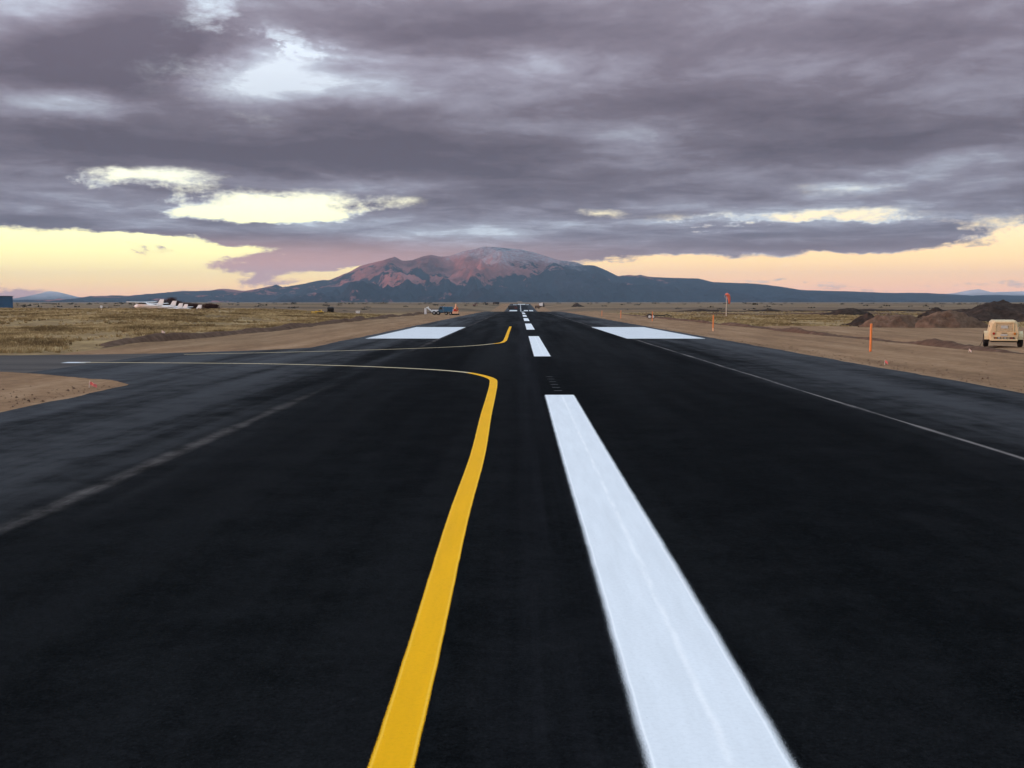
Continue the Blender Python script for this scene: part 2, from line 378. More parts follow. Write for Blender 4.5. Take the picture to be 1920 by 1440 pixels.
def paint(name, col, edge_col, half, soft, streak=True, spec=0.25, wv=0.030):
    """road paint, uv.x = metres from the stripe axis, uv.y = metres along; sprayed, speckled edges"""
    m, t, b, o = mat(name)
    uv = t.new('ShaderNodeUVMap', uv_map='UVMap').outputs[0]
    U, V, _ = t.sep(uv)
    au = t.m('ABSOLUTE', U)
    co = t.vm('MULTIPLY', uv, (1, 1, 0))
    wob = t.m('MULTIPLY', t.m('SUBTRACT', t.noise(t.vm('MULTIPLY', uv, (0.0, 1.6, 0)), 1.0, 4, 0.6), 0.5), wv)
    dist = t.m('SUBTRACT', half, t.m('ADD', au, wob))            # metres inside the edge
    grain = t.noise(co, 95.0, 3, 0.7)
    body = t.rng(dist, -0.004, 0.006)
    spray = t.m('MULTIPLY', t.rng(dist, -soft, 0.0, 0.0, 1.0), 0.60)
    spray = t.rng(t.m('ADD', spray, t.m('MULTIPLY', t.m('SUBTRACT', grain, 0.5), 1.1)), 0.26, 0.60)
    spray = t.m('MULTIPLY', spray, t.m('GREATER_THAN', dist, -soft))
    alpha = t.m('MAXIMUM', body, spray)
    pits = t.rng(t.noise(co, 42.0, 3, 0.6), 0.22, 0.30, 1.0, 0.0)
    blot = t.noise(t.vm('MULTIPLY', uv, (5.0, 0.5, 0)), 1.0, 5, 0.6)
    c = t.mix(t.rng(blot, 0.3, 0.7), tuple(v * 0.90 for v in col), col)
    ridge = t.rng(t.m('ABSOLUTE', t.m('SUBTRACT', dist, 0.012)), 0.0, 0.016, 0.85, 0.0, smooth=True)
    c = t.mix(ridge, c, edge_col)
    if streak:
        off = t.m('ADD', t.m('SUBTRACT', U, 0.08), t.m('MULTIPLY', wob, 2.2))
        st = t.m('MULTIPLY', t.rng(t.m('ABSOLUTE', off), 0.0, 0.055, 0.8, 0.0, smooth=True), t.rng(t.noise(t.vm('MULTIPLY', uv, (9, 1.3, 0)), 1.0, 4), 0.35, 0.6))
        c = t.mix(st, c, edge_col)
    c = t.mix(t.rng(t.noise(co, 24.0, 5, 0.75), 0.35, 0.55, 0.16, 0.0), c, tuple(v * 0.55 for v in col))
    c = t.mix(t.m('MULTIPLY', pits, 0.65), c, (0.10, 0.10, 0.11))
    t.put(b.inputs['Base Color'], c); b.inputs['Roughness'].default_value = 0.6; b.inputs['Specular IOR Level'].default_value = spec
    bump(t, b, t.m('ADD', grain, t.m('MULTIPLY', t.noise(co, 55, 3), 0.7)), 0.35, 0.004)
    tr = t.new('ShaderNodeBsdfTransparent'); mx = t.new('ShaderNodeMixShader')
    t.l.new(alpha, mx.inputs[0]); t.l.new(tr.outputs[0], mx.inputs[1]); t.l.new(b.outputs[0], mx.inputs[2]); t.l.new(mx.outputs[0], o.inputs[0])
    return m
paint('white_paint', (0.82, 0.86, 0.90), (0.93, 0.95, 0.97), 0.45, 0.095)
paint('yellow_paint', (0.90, 0.45, 0.004), (0.95, 0.55, 0.05), 0.142, 0.022, streak=False, spec=0.06, wv=0.016)
paint('cream_paint', (0.62, 0.50, 0.30), (0.70, 0.58, 0.38), 0.142, 0.022, streak=False)
plain('block_paint', (0.64, 0.68, 0.72), 0.6, var=0.07, scale=0.6, spec=0.3)
plain('faint_paint', (0.07, 0.07, 0.075), 0.8)

def soilmat(name, c0, c1, c2, sc=1.0):
    m, t, b, o = mat(name); co = objco(t)
    n = t.noise(co, 0.9 * sc, 6, 0.68)
    t.put(b.inputs['Base Color'], t.ramp(n, [(0.3, c0), (0.5, c1), (0.7, c2)])); b.inputs['Roughness'].default_value = 1.0; b.inputs['Specular IOR Level'].default_value = 0.05
    bump(t, b, t.noise(co, 3.0 * sc, 6, 0.7), 0.9, 0.18)
    return m
soilmat('soil_brown', (0.070, 0.044, 0.031), (0.130, 0.082, 0.057), (0.20, 0.132, 0.094))
soilmat('soil_dark', (0.022, 0.016, 0.014), (0.042, 0.031, 0.026), (0.080, 0.056, 0.045))
soilmat('soil_mid', (0.06, 0.036, 0.026), (0.11, 0.068, 0.048), (0.17, 0.11, 0.08))

plain('tan_enamel', (0.60, 0.49, 0.285), 0.45, var=0.06, scale=2.0, dirt=(0.38, 0.28, 0.17))
plain('tan_panel', (0.47, 0.39, 0.24), 0.5, var=0.08, scale=3.0, dirt=(0.30, 0.24, 0.15))
plain('tyre_rubber', (0.012, 0.012, 0.013), 0.85, spec=0.2, dirt=(0.05, 0.04, 0.032))
plain('wheel_steel', (0.35, 0.34, 0.33), 0.5, 0.3)
plain('wheel_white', (0.75, 0.73, 0.70), 0.5)
plain('black_steel', (0.014, 0.013, 0.013), 0.6)
plain('red_lens', (0.30, 0.02, 0.012), 0.25)
plain('amber_lens', (0.42, 0.15, 0.02), 0.25)
plain('plate_metal', (0.42, 0.46, 0.44), 0.5)
plain('white_gelcoat', (0.82, 0.82, 0.82), 0.3, var=0.03)
plain('tinted_glass', (0.03, 0.04, 0.05), 0.08, spec=0.6)
plain('orange_plastic', (0.74, 0.23, 0.06), 0.5, var=0.06)
plain('orange_pale', (0.85, 0.48, 0.28), 0.6, var=0.06)
plain('sock_fabric', (0.66, 0.16, 0.10), 0.8, var=0.15)
plain('pole_paint', (0.60, 0.54, 0.46), 0.6)
plain('pink_fabric', (0.85, 0.22, 0.20), 0.7)
plain('pale_fabric', (0.80, 0.66, 0.60), 0.7)
plain('blue_cladding', (0.025, 0.10, 0.20), 0.55, var=0.08, scale=0.5)
plain('blue_trim', (0.02, 0.055, 0.11), 0.5)
plain('blue_enamel', (0.03, 0.13, 0.24), 0.4, dirt=(0.10, 0.10, 0.11))
plain('navy_steel', (0.015, 0.03, 0.06), 0.5)
plain('red_enamel', (0.55, 0.05, 0.025), 0.45)
plain('orange_enamel', (0.75, 0.17, 0.03), 0.45)
plain('yellow_enamel', (0.62, 0.36, 0.02), 0.5, dirt=(0.25, 0.18, 0.09))
plain('dark_paint', (0.03, 0.022, 0.02), 0.6)
plain('brown_paint', (0.12, 0.07, 0.045), 0.7)
plain('maroon_paint', (0.13, 0.03, 0.022), 0.5)
plain('rope_fibre', (0.05, 0.045, 0.03), 0.9)
plain('twig_bark', (0.045, 0.026, 0.022), 0.95, spec=0.1)
plain('twig_haze', (0.065, 0.034, 0.030), 0.95, spec=0.1)
m, t, b, o = mat('dry_grass')
oi = t.new('ShaderNodeAttribute', attribute_name='tint').outputs['Fac']
t.put(b.inputs['Base Color'], t.ramp(oi, [(0.0, (0.14, 0.10, 0.052)), (0.4, (0.31, 0.232, 0.115)), (0.75, (0.47, 0.37, 0.195)), (1.0, (0.62, 0.50, 0.29))])); b.inputs['Roughness'].default_value = 0.9; b.inputs['Specular IOR Level'].default_value = 0.1
plain('sage_leaf', (0.045, 0.042, 0.03), 0.95, spec=0.1)

# mountain: dark timber, pink granite scree with alpenglow painted in, snow greyed for cloud shade
m, t, b, o = mat('mountain_rock')
co = objco(t); X, Y, Z = t.sep(co)
nn = t.noise(co, 0.0016, 8, 0.66); nf = t.m('ADD', t.m('MULTIPLY', t.noise(co, 0.006, 6, 0.7), 0.6), t.m('MULTIPLY', t.noise(co, 0.030, 5, 0.75), 0.4)); nw = t.noise(t.vm('ADD', co, (4000, 900, 0)), 0.0010, 5, 0.6)
left = t.rng(X, 400, -900, 0.0, 0.13, smooth=True)  # more pink rock on the left, painting in the evening glow there
bare = t.rng(t.m('ADD', t.m('ADD', nw, left), t.m('ADD', t.m('MULTIPLY', t.m('SUBTRACT', nf, 0.5), 0.60), t.rng(Z, 60, 520, -0.08, 0.13))), 0.62, 0.675, smooth=True)
rock = t.ramp(nn, [(0.32, (0.075, 0.034, 0.036)), (0.58, (0.36, 0.145, 0.130))])
wood = t.ramp(nf, [(0.3, (0.009, 0.011, 0.020)), (0.7, (0.028, 0.030, 0.046))])
c = t.mix(bare, wood, rock)
snow = t.rng(t.m('ADD', t.m('ADD', t.m('MULTIPLY', Z, 0.001), t.rng(X, -900, -100, 0.0, 0.12, smooth=True)), t.m('ADD', t.m('MULTIPLY', t.m('SUBTRACT', nf, 0.5), 0.75), t.m('MULTIPLY', t.m('SUBTRACT', nn, 0.5), 0.45))), 0.50, 0.70, 0, 0.85, smooth=True)
c = t.mix(t.m('MULTIPLY', snow, t.rng(t.noise(t.vm('MULTIPLY', co, (0.022, 0.022, 0.006)), 1.0, 5, 0.75), 0.38, 0.58, 0.25, 1.0)), c, (0.36, 0.36, 0.41))  # snow grey carries the summit's cloud shade
t.put(b.inputs['Base Color'], c); b.inputs['Roughness'].default_value = 1.0; b.inputs['Specular IOR Level'].default_value = 0.0
bump(t, b, nf, 1.0, 70.0)
m, t, b, o = mat('far_snow_rock')
co = objco(t); nf = t.noise(co, 0.0022, 7, 0.7); X, Y, Z = t.sep(co)
c = t.mix(t.rng(t.m('ADD', t.m('MULTIPLY', Z, 0.0035), t.m('MULTIPLY', nf, 1.2)), 0.75, 1.3), (0.12, 0.10, 0.11), (0.48, 0.42, 0.43))
t.put(b.inputs['Base Color'], c); b.inputs['Roughness'].default_value = 1.0; b.inputs['Specular IOR Level'].default_value = 0.0

# ------------------------------------------------------------------ mesh helpers
class MB:
    def __init__(self): self.v = []; self.f = []
    def add(self, vs, fs):
        o = len(self.v); self.v += [tuple(p) for p in vs]; self.f += [tuple(i + o for i in q) for q in fs]; return self
    def box(self, x0, x1, y0, y1, z0, z1, tx=0.0, ty=0.0, bev=0.0):
        """box, top face pulled in by tx, ty; bev = chamfered vertical and top edges"""
        if bev <= 0:
            vs = [(x0, y0, z0), (x1, y0, z0), (x1, y1, z0), (x0, y1, z0), (x0 + tx, y0 + ty, z1), (x1 - tx, y0 + ty, z1), (x1 - tx, y1 - ty, z1), (x0 + tx, y1 - ty, z1)]
            return self.add(vs, [(3, 2, 1, 0), (4, 5, 6, 7), (0, 1, 5, 4), (1, 2, 6, 5), (2, 3, 7, 6), (3, 0, 4, 7)])
        def ring(a0, a1, b0, b1, z, e):
            return [(a0 + e, b0, z), (a1 - e, b0, z), (a1, b0 + e, z), (a1, b1 - e, z), (a1 - e, b1, z), (a0 + e, b1, z), (a0, b1 - e, z), (a0, b0 + e, z)]
        k = bev
        zt = z1 - k; q = (zt - z0) / (z1 - z0)
        return self.loft([ring(x0 + k * .5, x1 - k * .5, y0 + k * .5, y1 - k * .5, z0, k), ring(x0, x1, y0, y1, z0 + k * .5, k), ring(x0 + tx * q, x1 - tx * q, y0 + ty * q, y1 - ty * q, zt, k), ring(x0 + tx + k, x1 - tx - k, y0 + ty + k, y1 - ty - k, z1, k)])
    def loft(self, rings, caps=True):
        n = len(rings[0]); vs = [p for r in rings for p in r]; fs = []
        for i in range(len(rings) - 1):
            for j in range(n):
                fs.append((i * n + j, i * n + (j + 1) % n, (i + 1) * n + (j + 1) % n, (i + 1) * n + j))
        if caps:
            fs.append(tuple(range(n - 1, -1, -1))); fs.append(tuple((len(rings) - 1) * n + j for j in range(n)))
        return self.add(vs, fs)
    def tube(self, pts, rads, n=8):
        pts = [Vector(p) for p in pts]
        if not hasattr(rads, '__len__'): rads = [rads] * len(pts)
        rings = []
        for i, p in enumerate(pts):
            d = (pts[min(i + 1, len(pts) - 1)] - pts[max(i - 1, 0)]).normalized()
            a = d.cross(Vector((0, 0, 1)))
            if a.length < 0.05: a = Vector((1, 0, 0))
            a.normalize(); bb = d.cross(a)
            rings.append([p + (a * math.cos(2 * math.pi * j / n) + bb * math.sin(2 * math.pi * j / n)) * rads[i] for j in range(n)])
        return self.loft(rings)
    def prism(self, poly, y0, y1):
        """polygon in (x, z) extruded along y"""
        n = len(poly); vs = [(x, y0, z) for x, z in poly] + [(x, y1, z) for x, z in poly]
        fs = [tuple(range(n)), tuple(range(2 * n - 1, n - 1, -1))] + [(j, j + n, (j + 1) % n + n, (j + 1) % n) for j in range(n)]
        return self.add(vs, fs)
    def disc_wheel(self, x, y0, y1, z, r, n=18, shoulder=0.12, hole=0.0):
        s = (y1 - y0) * shoulder * 1.5
        prof = [(y0, r * 0.86), (y0 + s, r), (y1 - s, r), (y1, r * 0.86)]
        if hole:
            prof = [(y0 + s * .5, hole)] + prof + [(y1 - s * .5, hole)]
        rings = [[(x + math.cos(2 * math.pi * j / n) * q, yy, z + math.sin(2 * math.pi * j / n) * q) for j in range(n)] for yy, q in prof]
        return self.loft(rings, caps=True)
    def build(self, name, material, parent=None, smooth=False):
        me = bpy.data.meshes.new(name); me.from_pydata(self.v, [], self.f); me.update()
        import bmesh
        bm = bmesh.new(); bm.from_mesh(me); bmesh.ops.recalc_face_normals(bm, faces=bm.faces); bm.to_mesh(me); bm.free()
        if smooth: me.polygons.foreach_set('use_smooth', [True] * len(me.polygons))
        me.materials.append(MATS[material])
        o = bpy.data.objects.new(name, me); C.objects.link(o)
        if parent: o.parent = parent
        return o

def tag(o, label, cat, group=None):
    o['label'] = label; o['category'] = cat
    if group: o['group'] = group
    return o
def thing(name, label, cat, loc, rz=0.0, group=None, scale=1.0):
    o = bpy.data.objects.new(name, None); C.objects.link(o); o.empty_display_size = 0.3
    o.location = loc; o.rotation_euler = (0, 0, rz); o.scale = (scale,) * 3
    return tag(o, label, cat, group)
def struct(o, kind='structure'):
    o['kind'] = kind; return o
def grid_mesh(name, xs, ys, Z, material, smooth=True, attrs=None):
    nx, ny = len(xs), len(ys)
    XX, YY = (xs, ys) if np.ndim(xs) == 2 else np.meshgrid(xs, ys)
    ny, nx = XX.shape
    V = np.stack([XX, YY, Z], -1).reshape(-1, 3)
    i = np.arange(nx * ny).reshape(ny, nx)
    Fq = np.stack([i[:-1, :-1], i[:-1, 1:], i[1:, 1:], i[1:, :-1]], -1).reshape(-1, 4)
    me = bpy.data.meshes.new(name)
    me.vertices.add(len(V)); me.vertices.foreach_set('co', V.astype(np.float32).ravel())
    me.loops.add(Fq.size); me.loops.foreach_set('vertex_index', Fq.astype(np.int32).ravel())
    me.polygons.add(len(Fq)); me.polygons.foreach_set('loop_start', np.arange(0, Fq.size, 4, dtype=np.int32))
    me.update(calc_edges=True); me.validate()
    if smooth: me.polygons.foreach_set('use_smooth', np.ones(len(Fq), bool))
    for k, a in (attrs or {}).items():
        at = me.attributes.new(k, 'FLOAT', 'POINT'); at.data.foreach_set('value', np.asarray(a, np.float32).ravel())
    me.materials.append(MATS[material])
    o = bpy.data.objects.new(name, me); C.objects.link(o)
    return o

# ------------------------------------------------------------------ ground
def soil_mask(x, y):
    ax = np.abs(x - RC)
    s = (1 - sst(28.0, 30.5, ax)) * (1 - sst(1650, 1750, y))
    s = np.maximum(s, (1 - sst(44, 49, y)) * (x < 0))
    s = np.maximum(s, 0.80 * sst(16, 20, x) * (1 - sst(120, 150, y)) * (1 - sst(62, 76, x)))
    s = np.maximum(s, 0.9 * np.exp(-((y - 560 - 0.25 * x) / 22) ** 2) * (x < -20))       # graded haul tracks
    s = np.maximum(s, 0.8 * np.exp(-((y - 420 + 0.15 * x) / 14) ** 2) * (x > 30) * (1 - sst(200, 300, x)))
    return s
xs_half = np.concatenate([np.arange(14.6, 36, 0.8), np.arange(36, 150, 2.0), np.geomspace(150, 26000, 46)])
xs = np.concatenate([RC - xs_half[::-1], [RC - 5, RC, RC + 5], RC + xs_half])
ys = np.concatenate([[-6000.0, -3000.0, -1500.0, -800.0], np.arange(-400, 30, 20.0), np.arange(30, 340, 1.6), np.geomspace(341.0, 27500, 150)])
XX, YY = np.meshgrid(xs, ys)
ZZ = terrain(XX, YY)
ground = struct(grid_mesh('ground', xs, ys, ZZ, 'ground', attrs={'soil': soil_mask(XX, YY), 'farness': sst(230, 420, YY)}))

# ------------------------------------------------------------------ runway and taxiway
ry = np.concatenate([np.arange(-40, 300, 10.0), np.arange(300, 1661, 10.0)])
fine = np.unique(np.concatenate([ry, np.arange(-40, 260, 1.0)]))
mb_rows = []
for y in fine:
    z = float(rp(y))
    jl = 0.28 * float(fbm(np.array([y / 2.3]), np.array([0.5]), 4, 31)[0]); jr = 0.28 * float(fbm(np.array([y / 2.3]), np.array([4.5]), 4, 33)[0])
    mb_rows.append([(RC - RH + jl - 0.25, y, z - 0.12), (RC - RH + jl, y, z), (RC, y, z), (RC + RH + jr, y, z), (RC + RH + jr + 0.25, y, z - 0.12)])
V = [p for r in mb_rows for p in r]; Fc = [(i * 5 + j, i * 5 + j + 1, (i + 1) * 5 + j + 1, (i + 1) * 5 + j) for i in range(len(mb_rows) - 1) for j in range(4)]
me = bpy.data.meshes.new('runway'); me.from_pydata(V, [], Fc); me.update(); me.materials.append(MATS['asphalt'])
runway = bpy.data.objects.new('runway', me); C.objects.link(runway); struct(runway)

def poly_sheet(name, near, far, dz, material, thick=0.1):
    """sheet between two edge curves (x ascending outward), both sampled at the same x"""
    xs_ = np.linspace(near[0][0], near[-1][0], 60)
    ny_ = np.interp(-xs_, [-p[0] for p in near], [p[1] for p in near]) + 0.25 * fbm(xs_ / 1.1, xs_ * 0 + 1.3, 3, 41)
    fy_ = np.interp(-xs_, [-p[0] for p in far], [p[1] for p in far]) + 0.25 * fbm(xs_ / 1.1, xs_ * 0 + 5.3, 3, 43)
    V = []; Fc = []
    for i, x in enumerate(xs_):
        a, b_ = float(ny_[i]), float(fy_[i])
        for y, zo in ((a - 0.2, -thick), (a, 0), ((a + b_) / 2, 0), (b_, 0), (b_ + 0.2, -thick)):
            V.append((float(x), y, float(-0.0037 * y) + dz + zo))
    for i in range(len(xs_) - 1):
        for j in range(4): Fc.append((i * 5 + j, i * 5 + j + 1, (i + 1) * 5 + j + 1, (i + 1) * 5 + j))
    me = bpy.data.meshes.new(name); me.from_pydata(V, [], Fc); me.update(); me.materials.append(MATS[material])
    o = bpy.data.objects.new(name, me); C.objects.link(o); return struct(o)
poly_sheet('taxiway', [(-14.0, 36.6), (-15.0, 38.4), (-16.3, 40.3), (-19, 42.4), (-21.6, 44.3)], [(-14.0, 71), (-15.2, 68.6), (-16.7, 66.4), (-20, 63.4), (-21.6, 62.2)], -0.006, 'asphalt')
poly_sheet('old_taxiway', [(-20.6, 43.7), (-23.3, 45.4), (-40, 47.5), (-90, 49)], [(-20.6, 62.6), (-25, 60.6), (-32, 59.2), (-45, 59.5), (-90, 61)], -0.012, 'old_asphalt')

def strip(name, path, half, margin, material, dz, parent, zf=None):
    """painted strip along a path of (x, y); uv.x = metres off axis"""
    pts = [Vector((p[0], p[1], 0)) for p in path]
    V = []; UV = []; s = 0.0
    for i, p in enumerate(pts):
        d = (pts[min(i + 1, len(pts) - 1)] - pts[max(i - 1, 0)]).normalized(); nrm = Vector((d.y, -d.x, 0))
        if i: s += (p - pts[i - 1]).length
        for sgn in (-1, 1):
            q = p + nrm * sgn * (half + margin)
            V.append((q.x, q.y, float(rp(q.y)) + dz)); UV.append((sgn * (half + margin), s))
    Fc = [(2 * i, 2 * i + 1, 2 * i + 3, 2 * i + 2) for i in range(len(pts) - 1)]
    me = bpy.data.meshes.new(name); me.from_pydata(V, [], Fc); me.update()
    uvl = me.uv_layers.new(name='UVMap')
    for lp in me.loops: uvl.data[lp.index].uv = UV[lp.vertex_index]
    me.materials.append(MATS[material])
    o = bpy.data.objects.new(name, me); C.objects.link(o); o.parent = parent
    return o
def line_y(x, y0, y1, step=2.0):
    ys_ = sorted(set([y0, y1] + list(np.arange(math.ceil(y0 / 10) * 10, y1, 10.0)) + list(np.arange(y0, min(y1, 120), step))))
    return [(x + (0.012 * float(vnoise(np.array([y / 6.0]), np.array([x]), 3)[0]) if y < 60 else 0), float(y)) for y in ys_]
k = 0
for y0 in [-3.2, 58.2, 119.3, 180, 241, 302, 363, 424] + list(np.arange(980, 1600, 61.0)):
    strip('centerline_stripe', line_y(RC, y0, y0 + 36.6), 0.45, 0.13, 'white_paint', 0.005, runway)
def smooth_path(pts, n=10):
    out = []
    for i in range(len(pts) - 1):
        p0 = Vector(pts[max(i - 1, 0)]); p1 = Vector(pts[i]); p2 = Vector(pts[i + 1]); p3 = Vector(pts[min(i + 2, len(pts) - 1)])
        for j in range(n):
            q = j / n
            out.append(tuple(0.5 * ((2 * p1) + (p2 - p0) * q + (2 * p0 - 5 * p1 + 4 * p2 - p3) * q * q + (3 * p1 - p0 - 3 * p2 + p3) * q ** 3)))
    out.append(tuple(pts[-1])); return out
for path, cut in (([(-0.82, -4), (-0.84, 3), (-0.83, 8), (-0.86, 14), (-0.83, 20), (-0.90, 27), (-0.93, 33), (-0.98, 38), (-1.12, 40.6), (-1.75, 43.0), (-2.7, 44.9), (-4.8, 46.9), (-8.6, 49.2), (-14, 51.0), (-22.6, 51.9)], -2.2),
                  ([(-1.2, 136), (-1.2, 110), (-1.18, 90), (-1.25, 81.5), (-1.8, 77.2), (-4.3, 71.5), (-9.6, 66.3), (-15.4, 62.6), (-20, 60.2)], -1.9)):
    pts = smooth_path(path, 12)
    kcut = next(i for i, q in enumerate(pts) if q[0] < cut)
    strip('taxi_line', pts[:kcut + 1], 0.142, 0.03, 'yellow_paint', 0.009, runway)
    strip('taxi_line', pts[kcut:], 0.142, 0.03, 'cream_paint', 0.009, runway)
def block(name, x0, x1, y0, y1, dz=0.005, material='block_paint'):
    ys_ = [y0] + list(np.arange(math.ceil((y0 + .01) / 10) * 10, y1, 10.0)) + [y1]
    V = []; Fc = []
    for y in ys_: V += [(x0, y, float(rp(y)) + dz), (x1, y, float(rp(y)) + dz)]
    for i in range(len(ys_) - 1): Fc.append((2 * i, 2 * i + 1, 2 * i + 3, 2 * i + 2))
    me = bpy.data.meshes.new(name); me.from_pydata(V, [], Fc); me.update(); me.materials.append(MATS[material])
    o = bpy.data.objects.new(name, me); C.objects.link(o); o.parent = runway; return o
block('aiming_point_marking', -13.45, -7.0, 88.3, 132.4)
block('aiming_point_marking', 9.35, 16.2, 88.3, 132.4)
block('far_runway_marking', -10.0, -2.4, 985, 1050)
block('far_runway_marking', 4.4, 8.6, 985, 1050)
block('far_runway_marking', 9.6, 13.6, 985, 1050)
block('far_threshold_marking', -9.5, -4.0, 1480, 1530)
block('far_threshold_marking', -3.0, 9.0, 1520, 1620)
block('far_threshold_marking', 10.0, 14.0, 1500, 1540)
for i in range(6):
    y = 35.0 + i * 1.35
    block('layout_tick', RC - 0.12 - 0.02 * i, RC + 0.16 - 0.02 * i, y, y + 0.12, 0.005, 'faint_paint')
tipm = block('line_end_patch', -23.4, -22.2, 51.4, 52.3, 0.004)

# ------------------------------------------------------------------ earth banks beside the graded shoulders
def bank(name, x0, y0, y1, half, h, material, seed):
    yy = np.arange(y0, y1, 0.7); tt = np.linspace(-1, 1, 13)
    T, Yb = np.meshgrid(tt, yy)
    xc = x0 + 0.7 * fbm(Yb / 22.0, Yb * 0 + seed, 2, seed)
    ww = half * (0.75 + 0.5 * fbm(Yb / 7.0, Yb * 0 + 3 + seed, 3, seed + 2))
    Xb = xc + T * ww
    hh = h * (0.62 + 0.7 * fbm(Yb / 9.0, Yb * 0 + 7 + seed, 3, seed + 4) + 0.14 * fbm(Yb / 3.1, T * 0.6 + seed, 3, seed + 5)).clip(0.06) * sst(y0, y0 + 6, Yb) * (1 - sst(y1 - 40, y1, Yb))
    Zb = terrain(Xb, Yb) - 0.10 + (hh + 0.10) * (1 - np.abs(T) ** 1.7) + 0.10 * fbm(Xb * 2.2, Yb * 2.0, 3, seed + 6) * (1 - np.abs(T))
    return struct(grid_mesh(name, Xb, Yb, Zb, material))
bank('earth_bank', -28.0, 68, 420, 1.25, 0.46, 'soil_mid', 3)
bank('earth_bank', 29.9, 60, 300, 1.15, 0.40, 'soil_mid', 8)
def cross_bank(x0, x1, yc, half, h, material, seed):
    xx = np.arange(x0, x1, 0.9); tt = np.linspace(-1, 1, 9); T_, Xb = np.meshgrid(tt, xx)
    Yb = yc + 3.0 * fbm(Xb / 30.0, Xb * 0 + seed, 2, seed) + T_ * half
    hh = h * (0.55 + 0.9 * fbm(Xb / 9.0, Xb * 0 + 2 + seed, 4, seed + 1)).clip(0.05) * sst(x0, x0 + 15, Xb) * (1 - sst(x1 - 30, x1, Xb))
    return struct(grid_mesh('earth_bank', Xb, Yb, terrain(Xb, Yb) - 0.1 + (hh + 0.1) * (1 - np.abs(T_) ** 1.8), material))
cross_bank(34, 150, 262, 2.0, 0.55, 'soil_mid', 51)
cross_bank(46, 210, 335, 2.6, 0.80, 'soil_dark', 57)

# ------------------------------------------------------------------ mountains
def crest_fn(pts, Yc):
    xs_ = []; zs_ = []
    for px, py in pts:
        d = ray(px, py); xs_.append(d.x / d.y * Yc); zs_.append(H + d.z / d.y * Yc)
    return lambda x: np.interp(x, xs_, zs_)
MAIN = [(-700, 557), (-300, 561), (24, 562), (153, 561), (210, 553.6), (241, 554.7), (278, 551.4), (341, 546), (394, 545), (411, 541.6), (425, 541.5), (440, 543), (459, 545.6), (490, 540), (506, 537), (518.5, 533.4), (529, 538.5), (570, 532), (600, 525.5), (608, 524.5), (616, 526), (640, 516), (654, 510.4), (675, 499), (692, 494), (715, 489), (733, 483), (740.6, 481), (754, 488.8), (773, 488), (795, 480), (808, 477.5), (827, 481.6), (846, 479), (868, 471), (884, 468.4), (906, 462), (931, 463.4), (978, 468), (1000, 473), (1025, 480.6), (1050, 488), (1069, 490), (1080, 491.5), (1094, 497), (1115.6, 497.8), (1135, 506), (1159, 518), (1181, 515), (1190, 517), (1200, 515), (1215.6, 519), (1260, 521), (1309, 522), (1337.5, 529), (1412, 531.5), (1462.5, 537), (1500, 543.5), (1540, 545), (1593, 546), (1659, 549), (1738, 549.3), (1787, 552), (1817, 554.5), (1843, 553), (1920, 554), (2300, 556), (2700, 558)]
YC, YF, YB = 13000.0, 8200.0, 17500.0
cf = crest_fn(MAIN, YC)
mxs = np.linspace(-10500, 10500, 760)
mys = np.concatenate([np.linspace(YF, YC, 84), np.linspace(YC + 60, YB, 26)])
MX, MY = np.meshgrid(mxs, mys)
cz = cf(MX) + 3.0 * fbm(MX / 90.0, MX * 0, 3, 61)
foot = terrain(MX, MY) - 12.0
front = MY <= YC
tt = np.where(front, (MY - YF) / (YC - YF), (YB - MY) / (YB - YC)).clip(0, 1)
wx = MX + 260 * fbm(MX / 1400.0, MY / 1400.0, 3, 71)
rg = ridged(wx / 900.0, MY / 2300.0, 6, 75)
rg3 = ridged(wx / 380.0 + MY / 900.0, MY / 700.0, 4, 83)
rg2 = ridged(wx / 2300.0, MY / 3600.0, 4, 79)
env = (tt * (1 - tt) * 4).clip(0, 1) ** 0.75
Hh = (cz - foot).clip(0)
shape = tt ** 1.55
ZM = foot + Hh * shape + env * Hh.clip(0, 600) * (0.62 * (rg - 0.62) + 0.28 * (rg2 - 0.62) + 0.42 * (rg3 - 0.62)) - env * 0.03 * Hh
cap = H + (cz - H) * (MY / YC) - 6 * env          # front slopes stay below the crest line
ZM = np.where(front & (tt < 0.985), np.minimum(ZM, np.maximum(cap, foot)), ZM)
struct(grid_mesh('mountain', mxs, mys, ZM, 'mountain_rock'))
def far_peak(pts, Yc, depth):
    f = crest_fn(pts, Yc); x0 = ray(*pts[0]); x1 = ray(*pts[-1])
    xs_ = np.linspace(x0.x / x0.y * Yc, x1.x / x1.y * Yc, 160); ys_ = np.linspace(Yc - depth, Yc + depth, 41)
    A, Bq = np.meshgrid(xs_, ys_); q = 1 - np.abs(Bq - Yc) / depth
    base = terrain(A, Bq) - 10
    Zq = base + (f(A) - base) * q ** 1.2 + q * (1 - q) * 160 * (ridged(A / 900, Bq / 1500, 4, 91) - 0.6)
    return struct(grid_mesh('far_mountain', xs_, ys_, Zq, 'far_snow_rock'))
far_peak([(-200, 562), (20, 560), (50, 557), (72, 554.5), (82, 548), (90, 546), (108, 547), (118, 551), (128, 556), (150, 557), (190, 559), (300, 562)], 24000, 2600)
far_peak([(1660, 562), (1740, 554), (1775, 551), (1793, 549), (1815, 544.5), (1835, 541.8), (1846, 544.5), (1857, 548), (1890, 547), (1920, 546), (2000, 548), (2200, 561)], 24000, 2600)

